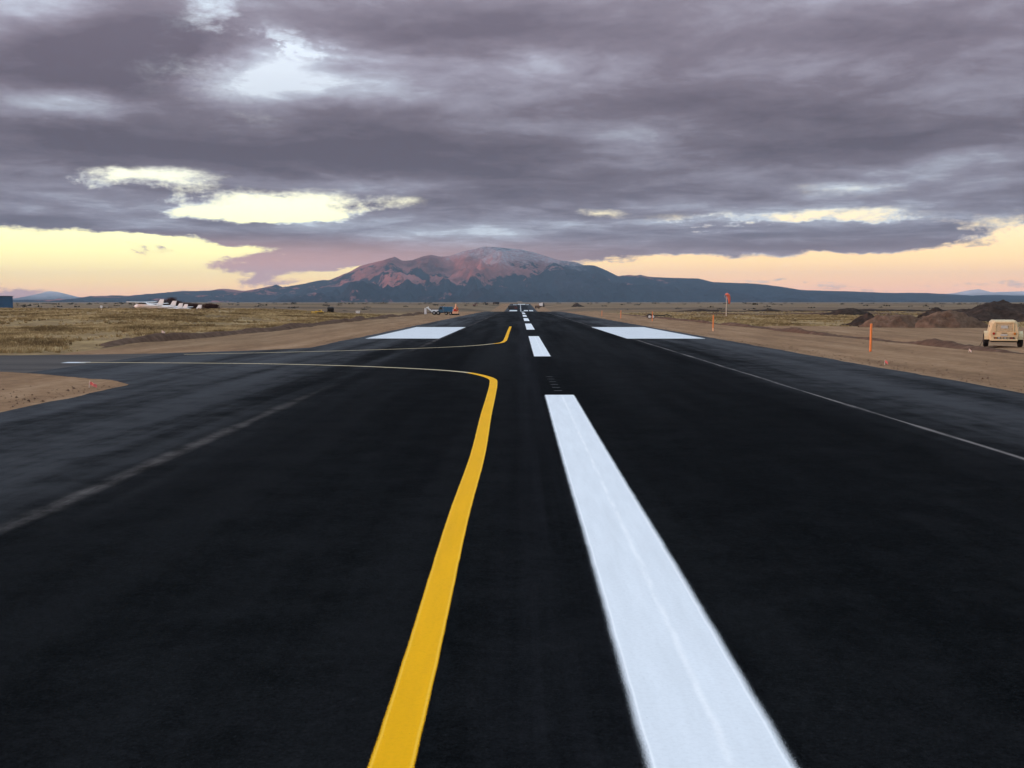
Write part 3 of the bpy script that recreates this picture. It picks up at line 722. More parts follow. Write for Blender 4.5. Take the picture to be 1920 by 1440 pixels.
# ------------------------------------------------------------------ haze
hz = MB().box(-27500, 27500, -6300, 27700, -46, 760).build('haze', 'ground'); hz.data.materials.clear()
hm = bpy.data.materials.new('haze_air'); hm.use_nodes = True; ht = NT(hm.node_tree); ht.n.clear()
pv = ht.new('ShaderNodeVolumePrincipled'); pv.inputs['Color'].default_value = (0.46, 0.74, 1.0, 1); pv.inputs['Density'].default_value = 0.000026; pv.inputs['Anisotropy'].default_value = 0.0
ho = ht.new('ShaderNodeOutputMaterial'); ht.l.new(pv.outputs[0], ho.inputs['Volume'])
hz.data.materials.append(hm); hz['kind'] = 'stuff'

# ------------------------------------------------------------------ soil piles
def soil_pile(name, label, px0, px1, base_py, top_py, material, seed, depth=1.0, skew=0.0, group=None, peak=1.3):
    c = hit((px0 + px1) / 2, base_py); D_ = c.y; u = D_ / F
    hw = (px1 - px0) / 2 * u; hgt = (base_py - top_py) * u
    n = 41; tt = np.linspace(-1, 1, n); A, Bq = np.meshgrid(tt, tt)
    dp = max(hw * depth, hgt * 1.3); 
    Xp = c.x + A * hw; Yp = c.y + dp + Bq * dp
    r = np.sqrt((A - skew * (1 - np.abs(A))) ** 2 + Bq ** 2) * (1 + 0.22 * fbm(A * 2 + seed, Bq * 2, 3, seed))
    q = (1 - r).clip(0, 1)
    Zp = terrain(Xp, Yp) - 0.12 + (hgt + 0.12) * (1 - (1 - q) ** peak) ** 1.15 * (1 + 0.30 * fbm(A * 3.5 + 3, Bq * 3.5 + seed, 4, seed + 1)) + 0.10 * hgt * fbm(A * 11, Bq * 11, 3, seed + 2) * (q > 0)
    o = grid_mesh(name, Xp, Yp, Zp, material)
    return tag(o, label, 'soil pile', group)
soil_pile('soil_pile', 'tall dark earth mound rising behind the tan trailer', 1770, 2080, 604, 567, 'soil_dark', 5, 0.6, 0.05, peak=1.7)
soil_pile('soil_pile', 'black lumpy soil ridge between the brown mounds and the plain', 1722, 1812, 601, 580, 'soil_dark', 9, 0.7, peak=1.6)
soil_pile('soil_pile', 'small black soil heap just behind the nearest orange post', 1588, 1668, 612, 586, 'soil_dark', 13, 0.7, 0.3, peak=1.5)
soil_pile('soil_pile', 'smooth brown soil mound next to the small black heap', 1622, 1776, 614.5, 590, 'soil_brown', 17, 0.45, -0.15, peak=2.0)
soil_pile('soil_pile', 'broad brown soil mound in front of the tall dark mound', 1708, 1876, 615, 586, 'soil_brown', 22, 0.45, 0.0, peak=2.0)
soil_pile('soil_pile', 'low dark soil heap out in the grass left of the mounds', 1548, 1644, 591, 577, 'soil_dark', 27, 0.6, 0.1, peak=1.6)
soil_pile('soil_pile', 'distant black soil heap right of the far runway end', 1070, 1098, 575.5, 568.5, 'soil_dark', 31, 0.6, -0.2)

# ------------------------------------------------------------------ tan trailer
def tan_trailer():
    p = hit(1882, 651.5); p.z = float(terrain(p.x, p.y))
    rz = R(-21)
    T = thing('utility_trailer', 'boxy tan trailer with black tyres and two round tail lights at right edge', 'trailer', p, rz, scale=0.93)
    # local: x to the right, y away from the viewer (forward), z up
    def sec(y, wb, wm, wt, zb, zm, zt, ch):
        return [(-wb, y, zb), (wb, y, zb), (wm, y, zm), (wt, y, zt - ch), (wt - ch, y, zt), (-wt + ch, y, zt), (-wt, y, zt - ch), (-wm, y, zm)]
    body = MB().loft([sec(0.0, 0.80, 0.90, 0.76, 0.50, 0.98, 1.78, 0.16), sec(0.10, 0.88, 0.96, 0.84, 0.46, 0.98, 1.88, 0.14), sec(2.3, 0.88, 0.96, 0.84, 0.46, 0.98, 1.90, 0.14), sec(2.75, 0.84, 0.92, 0.70, 0.50, 0.98, 1.62, 0.16)])
    bo = body.build('body', 'tan_enamel', T)
    MB().loft([[(-0.52, 0.005, 1.12), (0.52, 0.005, 1.12), (0.46, 0.012, 1.66), (-0.46, 0.012, 1.66)], [(-0.50, -0.022, 1.14), (0.50, -0.022, 1.14), (0.44, -0.016, 1.64), (-0.44, -0.016, 1.64)]]).build('rear_panel', 'tan_panel', T)
    fr = MB()
    fr.box(-0.60, -0.535, -0.045, 0.04, 1.10, 1.70); fr.box(0.535, 0.60, -0.045, 0.04, 1.10, 1.70); fr.box(-0.534, 0.534, -0.045, 0.04, 1.685, 1.735)
    fr.build('panel_frame', 'tan_enamel', T)
    MB().box(-0.22, 0.22, -0.05, -0.024, 1.32, 1.52, bev=0.008).build('instrument_plate', 'plate_metal', T)
    for s_ in (-1, 1):
        l = MB().tube([(s_ * 0.66, 0.06, 0.96), (s_ * 0.66, -0.05, 0.96), (s_ * 0.66, -0.065, 0.96)], [0.085, 0.085, 0.05], 14).build('tail_light', 'red_lens' if s_ < 0 else 'amber_lens', T)
    MB().box(-0.17, 0.17, -0.03, 0.02, 0.98, 1.02, bev=0.006).build('handle', 'black_steel', T)
    MB().box(-0.24, 0.20, -0.035, 0.02, 0.80, 0.93, bev=0.006).build('number_plate', 'plate_metal', T)
    MB().box(-0.66, 0.66, -0.06, 0.05, 0.60, 0.72, bev=0.02).build('bumper_slot', 'black_steel', T)
    for i in range(6):
        MB().box(-0.60 + i * 0.2, -0.46 + i * 0.2, -0.075, -0.058, 0.625, 0.695).build('bumper_lamp', ['amber_lens', 'plate_metal', 'tan_panel', 'plate_metal', 'tan_panel', 'red_lens'][i], T)
    MB().box(-0.86, 0.86, -0.10, 0.04, 0.46, 0.585, bev=0.02).build('rear_bumper', 'tan_enamel', T)
    for s_ in (-1, 1):
        fe = MB(); n = 9
        rings = []
        for i in range(n):
            a = math.pi * (0.02 + 0.96 * i / (n - 1)); yy = 0.95 - math.cos(a) * 0.62; zz = 0.50 + math.sin(a) * 0.62
            x0, x1 = s_ * 0.90, s_ * 1.24
            rings.append([(x0, yy, zz), (x1, yy, zz), (x1, 0.95 - math.cos(a) * 0.58, 0.50 + math.sin(a) * 0.58), (x0, 0.95 - math.cos(a) * 0.58, 0.50 + math.sin(a) * 0.58)])
        fe.loft(rings).build('fender', 'tan_enamel', T)
        y0, y1 = sorted((s_ * 0.93, s_ * 1.26))
        wv = MB(); n = 22
        prof = [(y0 + .05, 0.24), (y0, 0.42), (y0 + .05, 0.50), (y1 - .05, 0.50), (y1, 0.42), (y1 - .05, 0.24)]
        wh = MB().loft([[(yy, 0.95 + math.cos(2 * math.pi * j / n) * q, 0.50 + math.sin(2 * math.pi * j / n) * q) for j in range(n)] for yy, q in prof]).build('wheel', 'tyre_rubber', T)
        MB().loft([[(s_ * xx, 0.95 + math.cos(2 * math.pi * j / n) * q, 0.50 + math.sin(2 * math.pi * j / n) * q) for j in range(n)] for xx, q in ((1.19, 0.25), (1.225, 0.22), (1.20, 0.08), (1.235, 0.06))]).build('rim', 'wheel_steel', wh)
    MB().tube([(-1.0, 0.95, 0.50), (1.0, 0.95, 0.50)], 0.06, 10).build('axle', 'black_steel', T)
    MB().box(-0.80, 0.80, 0.02, 2.6, 0.36, 0.455).build('chassis', 'black_steel', T)
    MB().box(-0.905, -0.86, 0.9, 1.3, 1.40, 1.50).build('side_vent', 'black_steel', T)
    MB().tube([(0, 2.6, 0.42), (0, 3.9, 0.42)], 0.05, 8).build('drawbar', 'black_steel', T)
    return T, p
trailer, tp = tan_trailer()
a = hit(1832, 653); bq = tp + Vector((-1.25, 0.2, 0.55))
rp_pts = [a + (bq - a) * q + Vector((0, 0, -0.10 * math.sin(math.pi * q))) for q in np.linspace(0, 1, 9)]
tag(MB().tube(rp_pts, 0.018, 6).build('tow_rope', 'rope_fibre'), 'thin dark rope slanting to the ground left of the tan trailer', 'rope')

# ------------------------------------------------------------------ orange posts and pin flags
def orange_post(px, base_py, top_py, label, pale=False):
    p = hit(px, base_py); hgt = (base_py - top_py) * p.y / F
    T = thing('marker_post', label, 'post', p, 0.0, 'orange marker posts along the right shoulder')
    r = 0.075
    MB().tube([(0, 0, -0.05), (0, 0, hgt * 0.2 if pale else 0.12)], [r * 1.02] * 2, 10).build('foot', 'orange_pale' if pale else 'orange_enamel', T)
    MB().tube([(0, 0, hgt * 0.2 + .002 if pale else 0.122), (0, 0, hgt * 0.55), (0.01, 0, hgt - 0.03), (0.01, 0, hgt)], [r, r * 0.97, r * 0.95, r * 0.7], 10).build('tube', 'orange_plastic', T)
orange_post(1632, 660, 607, 'tallest and nearest orange post, in front of the soil heaps')
orange_post(1337, 621, 591, 'orange post with a pale foot just left of the windsock', True)
orange_post(1223, 602, 584, 'orange post standing in front of the black implement trailer')
orange_post(1164, 597, 582, 'second farthest orange post, left of the black implement trailer')
orange_post(1128.5, 592.5, 582.5, 'farthest orange post, nearest the runway vanishing point')
def pin_flag(px, base_py, top_py, wpx, m_, label):
    p = hit(px, base_py); u = p.y / F; hgt = max(0.25, (base_py - top_py) * u)
    T = thing('pin_flag', label, 'flag', p, random.uniform(-0.5, 0.5), 'survey pin flags in the dirt')
    MB().tube([(0, 0, -0.05), (0.03, 0, hgt)], 0.012, 6).build('wire', 'pole_paint', T)
    ww = max(0.14, wpx * u); g = [(0.03 + ww * i / 4, 0.05 * math.sin(i * 1.9), 0) for i in range(5)]
    mbf = MB()
    mbf.loft([[(x, y - .006, hgt - 0.02 - 0.03 * i), (x, y + .006, hgt - 0.02 - 0.03 * i), (x, y + .006, hgt * 0.45 - 0.03 * i), (x, y - .006, hgt * 0.45 - 0.03 * i)] for i, (x, y, _) in enumerate(g)])
    mbf.build('flag', m_, T)
pin_flag(1658, 684, 674, 6, 'pink_fabric', 'pink pin flag in the dirt below the nearest orange post')
pin_flag(1816, 661, 655, 3, 'pale_fabric', 'tiny pale pin flag left of the tan trailer')
pin_flag(167, 727, 720, 12, 'pink_fabric', 'red pin flag at the taxiway corner on the left dirt')
pin_flag(303, 629, 619, 7, 'pale_fabric', 'pale orange flag standing in the left grass field')

# ------------------------------------------------------------------ windsock
p = hit(1361.5, 594); u = p.y / F
T = thing('windsock', 'orange windsock drooping on a thin pale pole in the right field', 'windsock', p)
ph = (594 - 556) * u
MB().tube([(0, 0, -0.1), (0, 0, ph)], [0.085, 0.06], 10).build('pole', 'pole_paint', T)
MB().tube([(0.02 + 0.42 * math.cos(q), 0.42 * math.sin(q) * 0.4, ph + 0.02 + 0.42 * math.sin(q)) for q in np.linspace(0, 2 * math.pi, 17)], 0.025, 6).build('hoop', 'pole_paint', T)
path = [(0.0, 0, ph + 0.16, 0.42), (0.14, -0.02, ph + 0.34, 0.45), (0.36, -0.04, ph + 0.20, 0.40), (0.52, -0.05, ph - 0.25, 0.32), (0.60, -0.04, ph - 0.85, 0.27), (0.63, -0.04, ph - 1.40, 0.22), (0.61, -0.04, ph - 1.60, 0.19)]
MB().tube([q[:3] for q in path], [q[3] for q in path], 14).build('sock', 'sock_fabric', T, smooth=True)

# ------------------------------------------------------------------ black implement trailer by the third post
p = hit(1236, 597.5); u = p.y / F
T = thing('implement_trailer', 'low black implement trailer with white wheels beside the right shoulder', 'trailer', p, R(4))
L0 = 48 * u / 2
MB().box(-L0 * 0.35, L0 * 0.35, -0.5, 0.5, 0.55, 0.75, bev=0.03).build('deck', 'black_steel', T)
MB().tube([(L0 * 0.3, 0, 0.62), (L0 * 0.6, 0, 0.85), (L0, 0, 0.45)], 0.09, 8).build('tongue', 'black_steel', T)
MB().tube([(-L0, 0.1, 0.65), (-L0 * 0.3, 0, 0.65)], 0.10, 8).build('beam', 'black_steel', T)
MB().box(-L0 * 0.9, -L0 * 0.5, -0.6, 0.6, 0.75, 1.0, bev=0.04).build('toolbox', 'dark_paint', T)
for xx in (-L0 * 0.82, -L0 * 0.55):
    wh = MB().disc_wheel(xx, -0.72, -0.50, 0.42, 0.42).build('wheel', 'tyre_rubber', T)
    MB().disc_wheel(xx, -0.76, -0.73, 0.42, 0.30).build('rim', 'wheel_white', wh)
for i in range(5):
    MB().tube([(L0 * (0.42 + 0.11 * i), 0, 0.62), (L0 * (0.44 + 0.11 * i), 0.1, 0.03)], 0.05, 6).build('tine', 'black_steel', T)
MB().tube([(-L0 * 1.02, 0, 0.1), (-L0 * 1.02, 0, 1.4)], 0.05, 6).build('lift_post', 'brown_paint', T)

# ------------------------------------------------------------------ parked aircraft
def aircraft(px, Y, rz, label, sc=1.0):
    p = at_depth(px, Y)
    T = thing('light_aircraft', label, 'aircraft', p, rz, 'white light aircraft parked behind the grass brow', sc)
    secs = [(2.45, 0.10, 0.12, 1.05), (2.25, 0.38, 0.36, 1.08), (1.6, 0.52, 0.50, 1.15), (0.9, 0.56, 0.62, 1.28), (0.2, 0.56, 0.70, 1.36), (-1.0, 0.54, 0.66, 1.34), (-2.0, 0.42, 0.46, 1.25), (-3.6, 0.22, 0.26, 1.22), (-5.4, 0.08, 0.14, 1.22)]
    n = 12
    MB().loft([[(x, math.cos(2 * math.pi * j / n) * wy, zc_ + math.sin(2 * math.pi * j / n) * hz_) for j in range(n)] for x, wy, hz_, zc_ in secs]).build('fuselage', 'white_gelcoat', T, smooth=True)
    def foil(y, xc, ch, z, th): return [(xc + ch * .5, y, z), (xc + ch * .3, y, z + th), (xc - ch * .2, y, z + th * .7), (xc - ch * .5, y, z), (xc - ch * .2, y, z - th * .3), (xc + ch * .3, y, z - th * .4)]
    MB().loft([foil(-5.4, 0.2, 1.1, 2.16, .10), foil(-2.6, 0.25, 1.6, 2.08, .15), foil(0, 0.25, 1.65, 2.03, .16), foil(2.6, 0.25, 1.6, 2.08, .15), foil(5.4, 0.2, 1.1, 2.16, .10)]).build('wing', 'white_gelcoat', T)
    MB().loft([foil(-1.7, -5.05, 0.65, 1.30, .04), foil(0, -5.0, 1.0, 1.30, .06), foil(1.7, -5.05, 0.65, 1.30, .04)]).build('tailplane', 'white_gelcoat', T)
    MB().prism([(-3.3, 1.36), (-4.15, 1.60), (-5.05, 2.82), (-6.15, 2.82), (-5.70, 1.28)], -0.07, 0.07).build('tail_fin', 'white_gelcoat', T)
    MB().prism([(1.22, 1.62), (0.62, 2.0), (-0.9, 1.98), (-1.5, 1.62)], -0.575, 0.575).build('cabin_glass', 'tinted_glass', T)
    for s_ in (-1, 1):
        MB().tube([(0.35, s_ * 0.5, 0.85), (0.3, s_ * 2.6, 2.02)], 0.05, 6).build('wing_strut', 'white_gelcoat', T)
        MB().tube([(-0.1, s_ * 0.45, 0.85), (-0.2, s_ * 1.15, 0.25)], 0.05, 6).build('gear_leg', 'white_gelcoat', T)
        MB().disc_wheel(-0.2, s_ * 1.2 - .08, s_ * 1.2 + .08, 0.22, 0.22, 12).build('wheel', 'tyre_rubber', T)
    MB().tube([(1.9, 0, 0.8), (2.0, 0, 0.2)], 0.05, 6).build('gear_leg', 'white_gelcoat', T)
    MB().disc_wheel(2.0, -.07, .07, 0.2, 0.2, 12).build('wheel', 'tyre_rubber', T)
    MB().tube([(2.4, 0, 1.05), (2.72, 0, 1.05)], [0.16, 0.03], 10).build('spinner', 'white_gelcoat', T)
    MB().box(2.52, 2.57, -0.06, 0.06, 0.12, 1.98).build('propeller', 'black_steel', T)
    return T
aircraft(268, 250, R(163), 'white high-wing aircraft at left end of the parked row, wing showing')
aircraft(292, 262, R(165), 'second white aircraft from left in the parked row, tall fin')
aircraft(306, 280, R(166), 'third white aircraft from left, middle of the parked row')
aircraft(320, 300, R(160), 'fourth white aircraft from left in the parked row')
aircraft(344, 312, R(168), 'rightmost white aircraft of the parked row beside dark bushes')

# ------------------------------------------------------------------ blue hangar
p = at_depth(-27, 335); 
T = thing('hangar', 'blue metal hangar cut off by the left edge of the view', 'building', p)
W0, hh = 26.0, 3 + (563 - 553.5) / F * 335 - p.z
MB().box(-W0, 0, 0, 18, -0.4, hh - 0.35).build('wall', 'blue_cladding', T)
rb = MB()
for i in range(64): rb.box(-W0 + i * 0.4 + 0.05, -W0 + i * 0.4 + 0.17, -0.05, 0.02, -0.3, hh - 0.36)
rb.build('wall_rib', 'blue_cladding', T)['kind'] = 'stuff'
MB().prism([(-W0 - .3, hh - .35), (.3, hh - .35), (.3, hh - .18), (-W0 / 2, hh - 0.02), (-W0 - .3, hh - .18)], -0.3, 18.3).build('roof', 'blue_trim', T)
MB().box(-W0 + 3, -8, -0.10, -0.052, -0.3, hh - 1.2).build('sliding_door', 'blue_trim', T)
MB().box(-0.16, 0.06, -0.12, 0.1, -0.3, hh - 0.36).build('corner_trim', 'blue_trim', T)

# ------------------------------------------------------------------ small white marker in left field
p = hit(190, 583)
T = thing('field_marker', 'tiny white marker standing on the grass brow left of the aircraft', 'marker', p)
MB().tube([(0, 0, -.1), (0, 0, 0.55)], 0.05, 8).build('stem', 'pole_paint', T)
MB().box(-0.2, 0.2, -0.05, 0.05, 0.55, 0.95, bev=0.02).build('head', 'white_gelcoat', T)

# ------------------------------------------------------------------ blue truck with white boom, orange machine
p = hit(836, 590.5); u = p.y / F
T = thing('service_truck', 'blue truck with white hood and raised white front boom beside the runway', 'truck', p, R(180))
def X_(px): return -(px - 836) * u * 1.0        # local x (forward = left in the photo)
# local frame: +x points left in the photo
bx0, bx1 = X_(849), X_(823)
MB().box(bx0, bx1 - 1.25, -1.05, 1.05, 0.85, 2.25, bev=0.08).build('cargo_body', 'blue_enamel', T)
cabo = MB().prism([(bx1 - 1.22, 0.75), (bx1 + .05, 0.75), (bx1 + .05, 1.45), (bx1 - .30, 2.30), (bx1 - 1.22, 2.35)], -0.98, 0.98).build('cab', 'blue_enamel', T)
for s_ in (-1, 1):
    MB().prism([(bx1 - 1.0, 1.5), (bx1 - .12, 1.5), (bx1 - .38, 2.12), (bx1 - 1.0, 2.12)], s_ * 0.985 - .012, s_ * 0.985 + .012).build('side_window', 'tinted_glass', cabo)
MB().prism([(bx1 + .065, 1.50), (bx1 + .085, 1.50), (bx1 - .24, 2.22), (bx1 - .26, 2.22)], -0.85, 0.85).build('windscreen', 'tinted_glass', cabo)
MB().box(bx1 + .06, X_(810), -0.72, 0.72, 0.80, 1.38, tx=0.03, ty=0.06, bev=0.06).build('hood', 'white_gelcoat', T)
MB().box(bx0 - .1, X_(811), -0.55, 0.55, 0.55, 0.74).build('chassis', 'navy_steel', T)
MB().box(bx0 - .45, bx0 - .01, -0.9, 0.9, 0.75, 1.55, bev=0.04).build('rear_locker', 'white_gelcoat', T)
for xx, rr in ((X_(814.5), 0.55), (X_(822), 0.55), (X_(837), 0.42), (X_(845), 0.45)):
    for s_ in (-1, 1):
        y0, y1 = sorted((s_ * 0.78, s_ * 1.08))
        wh = MB().disc_wheel(xx, y0, y1, rr, rr, 18).build('wheel', 'tyre_rubber', T)
        a0, a1 = sorted((s_ * 1.085, s_ * 1.11)); MB().disc_wheel(xx, a0, a1, rr, rr * 0.5, 14).build('rim', 'wheel_steel', wh)
for s_ in (-1, 1):
    MB().tube([(X_(811), s_ * 0.62, 0.75), (X_(806), s_ * 0.62, 1.45), (X_(801), s_ * 0.62, 2.0)], [0.14, 0.15, 0.16], 8).build('boom_arm', 'white_gelcoat', T)
    MB().tube([(X_(800.5), s_ * 0.62, 1.95), (X_(804), s_ * 0.62, 2.12)], [0.2, 0.16], 8).build('boom_knuckle', 'white_gelcoat', T)
MB().prism([(X_(799.5), 0.25), (X_(796.2), 0.18), (X_(796.8), 1.9), (X_(799.8), 1.95)], -1.0, 1.0).build('blade', 'white_gelcoat', T)
MB().tube([(X_(799), 0, 1.75), (X_(802), 0, 1.9)], 0.08, 8).build('blade_link', 'black_steel', T)
q = hit(854.5, 591); T = thing('road_machine', 'orange and red machine with a pale mast right of the blue truck', 'machine', q)
v = q.y / F
MB().box(-7 * v, 7 * v, -0.8, 0.8, 0.05, 0.42, bev=0.08).build('track_base', 'black_steel', T)
MB().box(-6 * v, 4.5 * v, -0.7, 0.7, 0.43, 1.05, ty=0.05, bev=0.06).build('lower_body', 'orange_pale', T)
MB().box(-4.5 * v, 2.5 * v, -0.72, 0.6, 1.052, 1.72, tx=0.12, bev=0.05).build('engine_cover', 'red_enamel', T)
MB().tube([(-1.5 * v, -0.2, 1.6), (0.3 * v, -0.2, 2.3), (0.9 * v, -0.2, 3.05)], [0.22, 0.2, 0.24], 8).build('mast', 'orange_pale', T)
MB().tube([(2.5 * v, 0, 1.0), (3.8 * v, 0, 1.8), (0.9 * v, 0, 2.5)], 0.12, 8).build('jib', 'orange_enamel', T)
MB().box(2.6 * v, 5.5 * v, -0.6, 0.6, 1.06, 1.3, bev=0.03).build('step', 'orange_enamel', T)

# ------------------------------------------------------------------ far machines
def far_truck(px0, px1, base_py, top_py, label, mbody, mcab, flip=1, name='dump_truck', cat='truck', tilt=0.0):
    p = hit((px0 + px1) / 2, base_py); u = p.y / F; L = (px1 - px0) * u; hgt = (base_py - top_py) * u
    T = thing(name, label, cat, p, 0.0 if flip > 0 else R(180))
    wd = min(2.6, L * 0.5) / 2; wr = hgt * 0.16
    MB().box(-L * .5, L * .5, -wd * .6, wd * .6, wr * 1.1, wr * 1.7).build('chassis', 'black_steel', T)
    b0, b1 = -L * .5, L * .16
    z0, z1 = wr * 1.75, hgt * 0.94
    MB().prism([(b0, z0 + tilt * 0.2), (b1, z0), (b1 + L * .02, z1 + tilt), (b0 - L * .02, z1 - tilt * .3)], -wd, wd).build('tipper_bed', mbody, T)
    cb = MB().prism([(b1 + L * .04, z0 - wr * .5), (L * .5, z0 - wr * .5), (L * .5, hgt * .52), (L * .40, hgt * .90), (b1 + L * .04, hgt * .92)], -wd * .95, wd * .95).build('cab', mcab, T)
    MB().prism([(L * .22, hgt * .55), (L * .44, hgt * .55), (L * .385, hgt * .82), (L * .22, hgt * .82)], -wd * .97, wd * .97).build('window', 'tinted_glass', cb)
    for fx in (-.36, -.2, .36):
        for s_ in (-1, 1):
            y0, y1 = sorted((s_ * wd * .7, s_ * wd * 1.02)); MB().disc_wheel(L * fx, y0, y1, wr, wr, 14).build('wheel', 'tyre_rubber', T)
    return T
def excavator(px0, px1, base_py, top_py, label, mbody, flip=1):
    p = hit((px0 + px1) / 2, base_py); u = p.y / F; L = (px1 - px0) * u; hgt = (base_py - top_py) * u
    T = thing('excavator', label, 'excavator', p, 0.0 if flip > 0 else R(180))
    for s_ in (-1, 1):
        y0, y1 = sorted((s_ * 0.5, s_ * 1.1)); MB().box(-L * .45, L * .15, y0, y1, 0.02, hgt * .24, bev=0.1).build('track', 'black_steel', T)
    MB().box(-L * .5, L * .12, -1.0, 1.0, hgt * .26, hgt * .58, bev=0.08).build('house', mbody, T)
    MB().box(-L * .05, L * .12, 0.0, 0.95, hgt * .585, hgt * .9, tx=0.05, bev=0.05).build('cab', 'tinted_glass', T)
    MB().tube([(L * .1, -.3, hgt * .45), (L * .22, -.3, hgt * .98), (L * .36, -.3, hgt * .92)], [0.28, 0.25, 0.2], 8).build('boom', mbody, T)
    MB().tube([(L * .36, -.3, hgt * .92), (L * .46, -.3, hgt * .3)], [0.2, 0.16], 8).build('stick', mbody, T)
    MB().prism([(L * .40, hgt * .05), (L * .52, hgt * .08), (L * .50, hgt * .32), (L * .43, hgt * .3)], -0.8, 0.2).build('bucket', 'black_steel', T)
    return T
far_truck(953, 970, 580.5, 573.2, 'dark maroon truck standing on the far end of the runway', 'dark_paint', 'maroon_paint', 1)
far_truck(1003, 1012, 578.5, 572.5, 'brown box truck at the right side of the far runway', 'brown_paint', 'brown_paint', -1)
far_truck(1011, 1021, 576, 568, 'white tipper with raised bed right of the far runway', 'white_gelcoat', 'dark_paint', 1, tilt=0.9)
excavator(886.5, 895, 574.5, 568.5, 'dark excavator farthest left of the three beyond the left shoulder', 'maroon_paint', 1)
excavator(906, 915, 571.8, 566, 'dark excavator in the middle of the three beyond the left shoulder', 'dark_paint', -1)
far_truck(924, 936, 571.0, 566, 'distant dark truck just left of the far runway end', 'dark_paint', 'brown_paint', -1)
# yellow bulldozer in the left field
p = hit(597, 588.5); u = p.y / F; L = 22 * u; hgt = 7.5 * u
T = thing('bulldozer', 'yellow bulldozer working far out in the left grass field', 'bulldozer', p, R(180))
for s_ in (-1, 1):
    y0, y1 = sorted((s_ * 0.5, s_ * 1.1)); MB().box(-L * .4, L * .25, y0, y1, 0.0, hgt * .38, tx=0.2, bev=0.08).build('track', 'black_steel', T)
MB().box(-L * .02, L * .27, -0.5, 0.5, hgt * .3, hgt * .72, bev=0.06).build('engine_hood', 'yellow_enamel', T)
MB().box(-L * .42, -L * .03, -0.9, 0.9, hgt * .40, hgt * .62, bev=0.06).build('rear_deck', 'yellow_enamel', T)
cb = MB().box(-L * .28, -L * .04, -0.75, 0.75, hgt * .622, hgt * 1.0, tx=0.06, ty=0.06, bev=0.05).build('cab', 'yellow_enamel', T)
MB().box(-L * .26, -L * .06, -0.76, 0.76, hgt * .70, hgt * .90).build('window', 'tinted_glass', cb)
MB().prism([(L * .44, 0.02), (L * .50, 0.0), (L * .47, hgt * .3), (L * .50, hgt * .62), (L * .45, hgt * .58)], -1.5, 1.5).build('blade', 'yellow_enamel', T)
for s_ in (-1, 1): MB().tube([(0, s_ * 1.2, hgt * .2), (L * .45, s_ * 1.2, hgt * .2)], 0.1, 6).build('push_arm', 'yellow_enamel', T)
# low black tank trailer right of the dozer
p = hit(620, 586); u = p.y / F; L = 12 * u
T = thing('tank_trailer', 'low black tank trailer right of the yellow bulldozer', 'trailer', p)
MB().tube([(-L / 2, 0, 0.85), (-L * .42, 0, 0.85), (L * .42, 0, 0.85), (L / 2, 0, 0.85)], [0.3, 0.48, 0.48, 0.3], 12).build('tank', 'black_steel', T)
MB().box(-L * .48, L * .48, -0.45, 0.45, 0.28, 0.42).build('frame', 'black_steel', T)
for fx in (-.2, .2):
    for s_ in (-1, 1):
        y0, y1 = sorted((s_ * 0.5, s_ * 0.75)); MB().disc_wheel(L * fx, y0, y1, 0.36, 0.36, 14).build('wheel', 'tyre_rubber', T)
p = hit(671, 587.5); u = p.y / F
T = thing('supply_bin', 'small white bin left of the blue truck in the grass', 'bin', p)
MB().box(-3 * u, 3 * u, -0.5, 0.5, 0, 0.55, tx=-0.06, ty=-0.04, bev=0.04).build('bin_body', 'white_gelcoat', T)
MB().box(-3.3 * u, 3.3 * u, -0.58, 0.58, 0.552, 0.66, bev=0.03).build('lid', 'pole_paint', T)

# ------------------------------------------------------------------ bare bushes behind the aircraft
def bush(px, Y, w_px, top_py, seed, label):
    p = at_depth(px, Y); u = Y / F; hw = w_px * u / 2; hgt = H + (EYEY - top_py) * u - p.z
    r = np.random.default_rng(seed)
    T = thing('bare_bush', label, 'bush', p, 0, 'bare dark bushes behind the aircraft')
    tr = MB(); tips = []
    for i in range(9):
        a = r.uniform(0, 6.28); rr = hw * r.uniform(.2, .75); t1 = Vector((math.cos(a) * rr, math.sin(a) * rr, hgt * r.uniform(.55, .85)))
        mid = t1 * 0.5 + Vector((r.normal() * .12, r.normal() * .12, hgt * 0.08))
        tr.tube([(math.cos(a) * .1, math.sin(a) * .1, -0.1), mid, t1], [0.10, 0.06, 0.025], 5); tips += [mid, t1]
    tr.build('trunk', 'twig_bark', T)
    V = []; Fc = []
    for i in range(4200):
        b0 = tips[r.integers(len(tips))]
        e = Vector((r.normal() * hw * .36, r.normal() * hw * .36, r.normal() * hgt * .17))
        c_ = b0 + e; c_.z = min(max(c_.z, 0.1), hgt * (0.80 + 0.2 * r.random()))
        d = Vector((r.normal(), r.normal(), abs(r.normal()) + .3)).normalized() * r.uniform(.2, .55); s_ = Vector((r.normal(), r.normal(), r.normal())).normalized() * r.uniform(.03, .07)
        o_ = len(V); V += [c_ - s_, c_ + s_, c_ + d]; Fc.append((o_, o_ + 1, o_ + 2))
    mb = MB(); mb.v = [tuple(q) for q in V]; mb.f = Fc; mb.build('crown', 'twig_haze', T)
bush(306, 352, 22, 560.5, 1, 'reddish bare bush behind the second aircraft fin')
bush(322, 356, 20, 557.5, 2, 'tallest bare bush, pointed, behind the third aircraft')
bush(333, 360, 20, 563.5, 3, 'bare bush between the pointed bush and the dark clump')
bush(350, 364, 24, 567.5, 4, 'dark clump of bush above the fourth aircraft')
bush(366, 368, 22, 569, 5, 'dark bush just behind the rightmost aircraft fin')
bush(388, 372, 22, 568.5, 6, 'dark low bush left of the last bush in the row')
bush(402, 376, 20, 570.5, 7, 'last bush in the row, farthest right of the aircraft')

